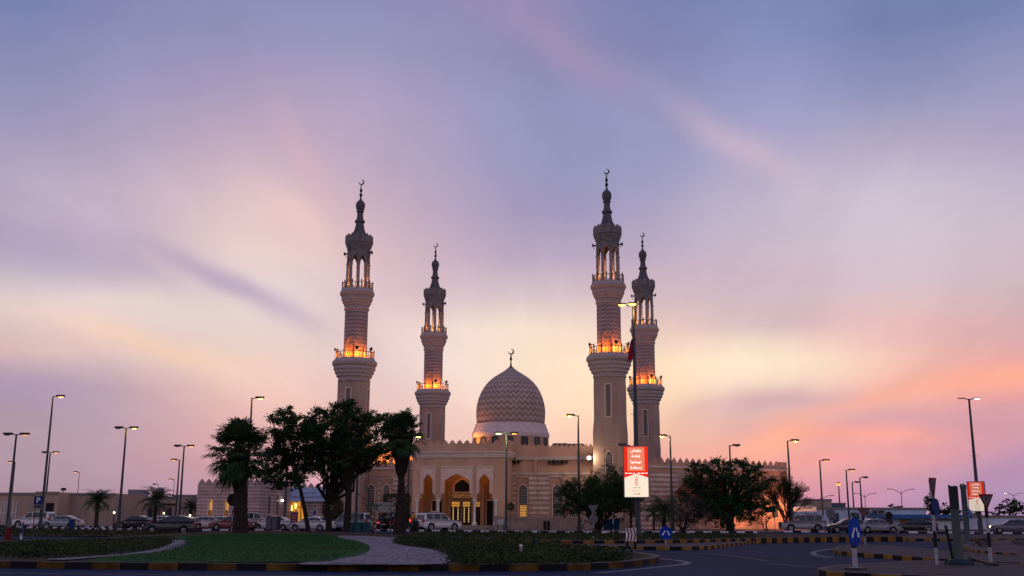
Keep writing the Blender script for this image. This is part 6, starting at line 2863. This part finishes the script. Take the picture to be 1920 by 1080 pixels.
# bins and kiosks
for i, (px, lab) in enumerate(((657, 'leftmost of three teal dumpsters behind the lawn'), (672, 'middle one of three teal dumpsters behind the lawn'), (687, 'rightmost of three teal dumpsters behind the lawn'))):
    b = at(px, 103)
    o = thing('dumpster', lab, 'dumpster', b, 0, 'teal dumpsters behind the lawn')
    m = MB()
    m.poly([(-.30, .12), (.30, .12), (.36, .85), (-.36, .85)], -.4, .4)
    m.build('bin_body', TEAL, o, bevel=.02)
    m = MB()
    m.box(-.39, .39, -.43, .43, .852, .91)
    m.build('lid', mat('teal_lid', (.015, .06, .075), .5), o, bevel=.01)
    for sx in (-.25, .25):
        m = MB()
        m.tube([(sx - .03, -.3, .08), (sx + .03, -.3, .08)], .08, 10)
        m.build('wheel', BLACKP, o)
b = at(512, 108)
o = thing('utility_cabinet', 'tall dark cabinet with a sloping pinkish lid behind the thick fan palm', 'cabinet', b, R(-14))
m = MB()
m.box(-.62, .62, -.4, .4, .1, 1.42)
m.build('cabinet_body', mat('cabinet_dark', (.03, .035, .055), .5, noise=.2), o, bevel=.02)
for sx in (-.32, .32):
    m = MB()
    m.box(sx - .27, sx + .27, -.425, -.402, .18, 1.34)
    m.build('door_panel', mat('cabinet_door', (.06, .07, .11), .35), o)
m = MB()
m.poly([(-.72, 1.60), (.72, 1.42), (.72, 1.48), (-.72, 1.68)], -.55, .5)
m.build('lid', mat('lid_pink', (.35, .22, .22), .6), o)
b = at(779, 108)
o = thing('litter_bin', 'black cylindrical litter bin left of the white four by four', 'bin', b, 0, 'litter bins')
m = MB()
m.lathe([(.34, 0), (.36, .05), (.36, 1.0), (.3, 1.08), (.12, 1.12)], 16)
m.build('bin_body', BLACKP, o, smooth=True)
m = MB()
m.lathe([(.38, .9), (.38, .97)], 16)
m.build('rim', DMETAL, o)
for i, (px, lab) in enumerate(((1021.5, 'left one of two slim dark bins before the low forecourt wall'), (1028.5, 'right one of two slim dark bins before the low forecourt wall'))):
    b = at(px, 124)
    o = thing('litter_bin', lab, 'bin', b, 0, 'litter bins')
    m = MB()
    m.lathe([(.17, 0), (.19, .9), (.15, 1.05), (.05, 1.1)], 12)
    m.build('bin_body', BLACKP, o, smooth=True)
    m = MB()
    m.lathe([(.2, .78), (.2, .86)], 12)
    m.build('rim', DMETAL, o)
b = at(1147, 122)
o = thing('skip_container', 'blue waste skip under the bare acacia', 'skip', b, 0)
m = MB()
m.poly([(-.85, .1), (.75, .1), (.95, 1.35), (-.95, 1.2)], -.6, .6)
m.build('skip_body', BLUEBIN, o, bevel=.02)
m = MB()
for xx in (-.5, 0, .5):
    m.box(xx - .04, xx + .04, -.66, -.602, .15, 1.15)
m.build('ribs', BLUEBIN, o)
b = at(135, 118)
o = thing('utility_box', 'small dark red and blue roadside box right of the silver saloon', 'cabinet', b, 0)
m = MB()
m.box(-.28, .28, -.25, .25, 0, 1.05)
m.build('cabinet_body', mat('cabinet_navy', (.015, .025, .06), .5), o, bevel=.02)
m = MB()
m.box(-.2, .2, -.262, -.251, .1, .95)
m.build('door_panel', BLUED, o)
# garden lanterns beside the left palms
for px, Y, py, lab in ((212, 118, 961, 'glowing globe lantern between the two left date palms'), (355, 128, 966, 'low glowing lantern by the small palm at the striped building'), (305.5, 130, 962, 'tiny glowing lantern behind the white saloon')):
    b = at(px, Y)
    z_ = P(px, py, Y).z
    o = thing('garden_lantern', lab, 'lantern', b, 0, 'garden lanterns on the left')
    m = MB()
    m.tube([(0, 0, 0), (0, 0, z_ - .12)], .05, 8)
    m.build('post', BLACKP, o)
    m = MB()
    m.lathe([(.04, z_ - .12), (.09, z_ - .05), (.10, z_ + .03), (.04, z_ + .09)], 12)
    m.build('globe', mat('globe_glow', (1, .8, .5), .4, emit=(1, .70, .32), es=9), o, smooth=True)
    light('POINT', (0, -.4, z_), 14, (1, .6, .25), o, .15)
# round ball shrub on stick before the portal
b = at(957, 126)
o = thing('topiary_ball', 'small dark topiary ball on a stem beside the lamp before the dome', 'shrub', b, 0)
m = MB()
for _ in range(700):
    d = Vector((random.gauss(0, 1), random.gauss(0, 1), random.gauss(0, 1))).normalized()
    leaf(m, d * random.uniform(.3, .48) + Vector((0, 0, P(957, 950, 126).z)), .07)
m.build('foliage', LEAF, o)
m = MB()
m.tube([(0, 0, 0), (0, 0, P(957, 952, 126).z)], .04, 6)
m.build('stem', BARK, o)
# cornice floodlights (black clusters under the hall parapet)
for px, lab in ((968, 'left cluster of dark floodlights under the hall parapet'), (1050, 'right cluster of dark floodlights under the hall parapet')):
    s_, z_ = fr0.hit(px, 866, D4 - .5)
    p = fr0.w(s_, D4 - .5, z_)
    o = thing('floodlight_cluster', lab, 'floodlight', p, THM, 'dark floodlight clusters on the hall')
    n_ = 3 if px < 1000 else 5
    for k in range(n_):
        m = MB()
        xx = (k - n_ / 2) * .55
        m.poly([(xx - .22, -.0), (xx, -.34), (xx + .22, .0), (xx + .1, .2), (xx - .15, .18)], -.2, .12)
        m.build('lamp_head', BLACKP if k % 2 else DMETAL, o, bevel=.02)
    m = MB()
    m.box(-n_ * .3, n_ * .28, .13, .18, .1, .16)
    m.build('bar', DMETAL, o)

# ---------------------------------------------------------------- cars
GLS = mat('car_glass', (.015, .03, .045), .08)
TYRE = mat('tyre', (.012, .012, .013), .85)
RIM = mat('rim', (.22, .23, .26), .35, metal=.7)
HLAMP = mat('headlamp_glass', (.45, .47, .5), .15)
TLAMP = mat('taillamp', (.25, .01, .01), .25)
TLIT = mat('taillamp_lit', (.4, .01, .01), .25, emit=(1, .05, .04), es=3.2)
HLIT = mat('headlamp_lit', (1, .9, .7), .25, emit=(1, .72, .38), es=30)
TRIM = mat('car_trim', (.014, .014, .016), .6)


def paint(name, c):
    return mat('paint_' + name, c, .32, metal=.1, coat=.6)


PAINTS = {'white': paint('white', (.55, .54, .57)), 'silver': paint('silver', (.26, .31, .38)), 'dark': paint('dark', (.018, .020, .032)),
          'black': paint('black', (.010, .012, .018)), 'red': paint('red', (.16, .035, .04)), 'dusk': paint('dusk', (.24, .23, .28)), 'pearl': paint('pearl', (.50, .40, .44)), 'grey': paint('grey', (.10, .11, .15))}

SPEC = {
    'sedan': dict(L=4.7, W=1.8, wx=(.98, 3.72), r=.32, belt=.93, low=[(0.02, .30), (0, .55), (.03, .86), (.10, .97), (.62, 1.0), (3.35, .93), (4.25, .80), (4.60, .68), (4.70, .50), (4.66, .24)],
                  gh=[(.60, .99), (1.25, 1.36), (1.75, 1.44), (2.35, 1.43), (2.75, 1.37), (3.42, .93)], wins=[(1.0, 1.60), (1.66, 2.30), (2.36, 3.05)]),
    'hatch': dict(L=4.35, W=1.78, wx=(.82, 3.45), r=.33, belt=.95, low=[(0.04, .30), (0, .55), (.0, .92), (.12, 1.02), (3.05, .97), (3.85, .85), (4.22, .70), (4.35, .50), (4.30, .22)],
                  gh=[(.06, 1.0), (.35, 1.28), (.95, 1.44), (1.7, 1.49), (2.3, 1.42), (3.20, .96)], wins=[(.50, 1.05), (1.12, 1.95), (2.02, 2.85)]),
    'suv': dict(L=4.85, W=1.92, wx=(.92, 3.85), r=.40, belt=1.14, low=[(0.05, .42), (0, .65), (.0, 1.0), (.05, 1.14), (3.45, 1.12), (4.5, 1.06), (4.78, .95), (4.85, .62), (4.80, .36)],
                gh=[(.06, 1.14), (.22, 1.68), (.45, 1.84), (1.8, 1.89), (2.65, 1.83), (3.45, 1.12)], wins=[(.42, 1.18), (1.26, 2.15), (2.23, 3.05)]),
}


def make_car(kind, label, color, lights_on=False, head_on=False):
    s = SPEC[kind]
    L, W, r = s['L'], s['W'], s['r']
    hw_ = W / 2
    o = thing('parked_car', label, 'car', (0, 0, 0), 0, 'cars around the mosque')
    zs = .2 if kind != 'suv' else .33
    low = s['low']
    out = [low[-1]]
    bot = []
    for wx in reversed(s['wx']):
        ar = r + .07
        bot.append((wx + ar, zs))
        for k in range(1, 8):
            a = PI * k / 8
            bot.append((wx + ar * math.cos(a), max(zs, r + ar * math.sin(a))))
        bot.append((wx - ar, zs))
    outl = low + bot[:]             # clockwise from rear bottom over the top to front then back underneath
    m = MB()
    outl2 = outl
    m.poly(outl2[::-1], -hw_, hw_)
    # tuck in below and above
    vs = []
    for (x, y, z) in m.v:
        t = 1.0
        if z > .62:
            t -= .07 * (z - .62) / .4
        if z < .5:
            t -= .05 * (.5 - z) / .3
        e = min(x, L - x)
        if e < .5:
            t -= .16 * (1 - e / .5) ** 2
        vs.append((x - L / 2, y * t, z))
    m.v = vs
    bd = m.build('body', color, o, bevel=.035)
    gh = s['gh']
    zb_, zt_ = gh[0][1], max(z for _, z in gh)

    def yw(z):
        return (hw_ - .075) - (z - zb_) / (zt_ - zb_) * (.20 if kind != 'suv' else .15)
    m = MB()
    n_ = len(gh)
    b0 = len(m.v)
    for sgn in (-1, 1):
        for x, z in gh:
            m.v.append((x - L / 2, sgn * yw(z), z))
    m.face([b0 + k for k in range(n_)])
    m.face([b0 + n_ + k for k in range(n_)][::-1])
    for k in range(n_):
        j = (k + 1) % n_
        m.face((b0 + k, b0 + n_ + k, b0 + n_ + j, b0 + j))
    m.build('roof', color, o, bevel=.03)

    def ztop_at(x):
        for (xa, za), (xb, zb2) in zip(gh, gh[1:]):
            if xa <= x <= xb:
                return za + (zb2 - za) * (x - xa) / (xb - xa)
        return zb_
    for sgn in (-1, 1):
        for (xa, xb) in s['wins']:
            z0_ = zb_ + .05
            pts = [(xa, z0_), (xb, z0_)]
            for t in (1, .66, .33, 0):
                x = xa + (xb - xa) * t
                zz = min(ztop_at(x) - .07, zt_ - .10)
                pts.append((x, max(zz, z0_ + .02)))
            m = MB()
            i = len(m.v)
            m.v += [(x - L / 2, sgn * (yw(z) + .012), z) for x, z in pts]
            m.face([i + k for k in range(len(pts))] if sgn < 0 else [i + k for k in range(len(pts))][::-1])
            m.build('side_window', GLS, o)
        # sill trim, mirror, handles
        m = MB()
        m.box(s['wx'][0] + r + .12 - L / 2, s['wx'][1] - r - .12 - L / 2, sgn * hw_ * .955 - .02, sgn * hw_ * .955 + .02, zs - .02, zs + .07)
        m.build('sill', TRIM, o)
        m = MB()
        xm = gh[-1][0] - .45 - L / 2
        ym = sgn * (hw_ + .02)
        m.box(xm - .09, xm + .09, min(ym, ym + sgn * .17), max(ym, ym + sgn * .17), zb_ + .04, zb_ + .19)
        m.build('mirror', color, o, bevel=.03)
        m = MB()
        for (xa, xb) in s['wins'][1:]:
            xh = xa + .12 - L / 2
            m.box(xh - .02, xh + .14, sgn * (hw_ * .955) - .03, sgn * (hw_ * .955) + .03, s['belt'] - .16, s['belt'] - .12)
        m.build('handle', RIM, o)
        for wx in s['wx']:
            x = wx - L / 2
            m = MB()
            prof = [(r * .62, -.10), (r * .93, -.11), (r, -.08), (r, .08), (r * .93, .11), (r * .62, .10)]
            m.lathe(prof, 22)
            m.v = [(a + x, c + sgn * (hw_ - .13), b + r) for a, b, c in m.v]
            wh = m.build('wheel', TYRE, o, smooth=True)
            m = MB()
            m.lathe([(r * .63, -.09), (r * .60, -.075), (r * .2, -.05), (.02, -.07)], 18)
            for k in range(5):
                a = 2 * PI * k / 5
                m.tube([(0, 0, -.085), (math.cos(a) * r * .58, math.sin(a) * r * .58, -.085)], .03, 4)
            m.v = [(a + x, sgn * (hw_ - .13) - sgn * c * 1.2 * 1.0, b + r) for a, b, c in m.v]
            m.build('rim', RIM, wh)
    # screens
    for (a, b), nm in (((gh[-2], gh[-1]), 'windscreen'), ((gh[1], gh[0]), 'rear_window')):
        (xt, zt2), (xb, zb2) = a, b
        m = MB()
        t0, t1 = .05, .90
        n3 = Vector((zt2 - zb2, 0, -(xt - xb)))
        n3 = n3.normalized() * (1 if nm == 'windscreen' else 1)
        if nm == 'windscreen' and n3.x < 0 or nm == 'rear_window' and n3.x > 0:
            n3 = -n3
        q = []
        for t, sg in ((t0, -1), (t0, 1), (t1, 1), (t1, -1)):
            x, z = xt + (xb - xt) * t, zt2 + (zb2 - zt2) * t
            q.append(Vector((x - L / 2, sg * (yw(z) - .09), z)) + n3 * .012)
        m.quad(*q)
        m.build(nm, GLS, o)
    # lamps, plates, grille
    for sgn in (-1, 1):
        zf = .66 if kind != 'suv' else .92
        m = MB()
        m.box(L / 2 - .16, L / 2 + (-.02 if kind == 'suv' else -.03), *sorted((sgn * hw_ * .50, sgn * hw_ * .84)), zf - .08, zf + .07)
        m.build('headlight', HLIT if head_on else HLAMP, o, bevel=.02)
        zr = .82 if kind != 'suv' else 1.0
        m = MB()
        m.box(-L / 2 - .012, -L / 2 + .16, *sorted((sgn * hw_ * .56, sgn * hw_ * .86)), zr - .10, zr + .09 + (.15 if kind == 'suv' else 0))
        m.build('taillight', TLIT if lights_on else TLAMP, o, bevel=.02)
    m = MB()
    m.box(L / 2 - .10, L / 2 + .004, -hw_ * .42, hw_ * .42, .34 if kind != 'suv' else .6, .52 if kind != 'suv' else .95)
    m.build('grille', TRIM, o, bevel=.015)
    for xx, zz in ((L / 2 + .006, .34 if kind != 'suv' else .5), (-L / 2 - .012, .62 if kind != 'suv' else .8)):
        m = MB()
        m.box(xx - .004, xx + .006, -.25, .25, zz - .055, zz + .055)
        m.build('number_plate', WHITEP, o)
    m = MB()
    m.box(-L / 2 + .02, L / 2 - .05, -hw_ * .84, hw_ * .84, zs - .03, zs + .12)
    m.build('underbody', TRIM, o)
    if kind == 'suv':
        for sg in (-1, 1):
            m = MB()
            m.tube([(-1.7, sg * .68, 1.91), (.3, sg * .68, 1.93)], .025, 6)
            m.build('roof_rail', TRIM, o)
    return o


CARS = [  # kind, label, colour, px centre, Y, heading deg (0 = +x), tail lit, head lit
    ('suv', 'white four by four facing left at the far left behind the parking sign', 'white', 63, 127, 172, 0, 0),
    ('sedan', 'dull silver saloon beside the small roadside box on the left', 'silver', 116, 124, 178, 0, 0),
    ('sedan', 'black saloon facing left under the lamp between the left date palms', 'black', 255, 123, 170, 0, 0),
    ('sedan', 'pale saloon partly hidden behind the dark hatchback roof', 'white', 300, 137, 165, 0, 0),
    ('hatch', 'dark hatchback facing left at the rear edge of the lawn', 'dark', 322, 87, 176, 0, 0),
    ('sedan', 'pale saloon directly right of the dark hatchback', 'pearl', 383, 117, 178, 0, 0),
    ('sedan', 'pale saloon between the dark hatchback and the red car', 'white', 411, 122, 172, 0, 0),
    ('sedan', 'red saloon just left of the thick fan palm trunk', 'red', 436, 112, 168, 0, 0),
    ('suv', 'pinkish white four by four right of the thick fan palm trunk', 'pearl', 480, 119, 8, 0, 0),
    ('sedan', 'white saloon behind the tall dark cabinet', 'white', 512, 113, 174, 0, 0),
    ('sedan', 'white saloon facing left crossed by the leaning mesquite trunk', 'white', 584, 109, 164, 0, 0),
    ('suv', 'silver blue four by four facing left behind the forked mesquite and fan palm trunks', 'silver', 652, 112, 166, 0, 0),
    ('hatch', 'dark car with lit red tail lamps under the street name board', 'black', 729, 119, 82, 1, 0),
    ('suv', 'dark four by four with lit red tail lamps right of the skirted palm', 'dark', 764, 121, 84, 1, 0),
    ('suv', 'white four by four seen from behind in front of the entrance arches', 'white', 822, 113, 38, 0, 0),
    ('suv', 'white four by four on the right between the feathery tree and the shed', 'dusk', 1504, 118, 178, 0, 0),
    ('sedan', 'dark saloon on the far road behind the blue oval sign', 'dark', 1590, 112, 178, 0, 0),
    ('sedan', 'silver white saloon on the far road right of the give way triangle', 'dusk', 1644, 112, 4, 0, 0),
    ('sedan', 'grey saloon with blazing headlights on the far road at the right edge', 'grey', 1900, 112, 158, 0, 1),
    ('sedan', 'black saloon with blazing headlights on the far road left of the striped sign post', 'black', 1716, 118, 158, 0, 1),
]
for (kd, lab, colr, px, Y, hd, tl, hl) in CARS:
    c = make_car(kd, lab, PAINTS[colr], tl, hl)
    p = at(px, Y)
    c.location = (p.x, p.y, .004 if Y < 112 else .012)
    c.rotation_euler = (0, 0, R(hd))
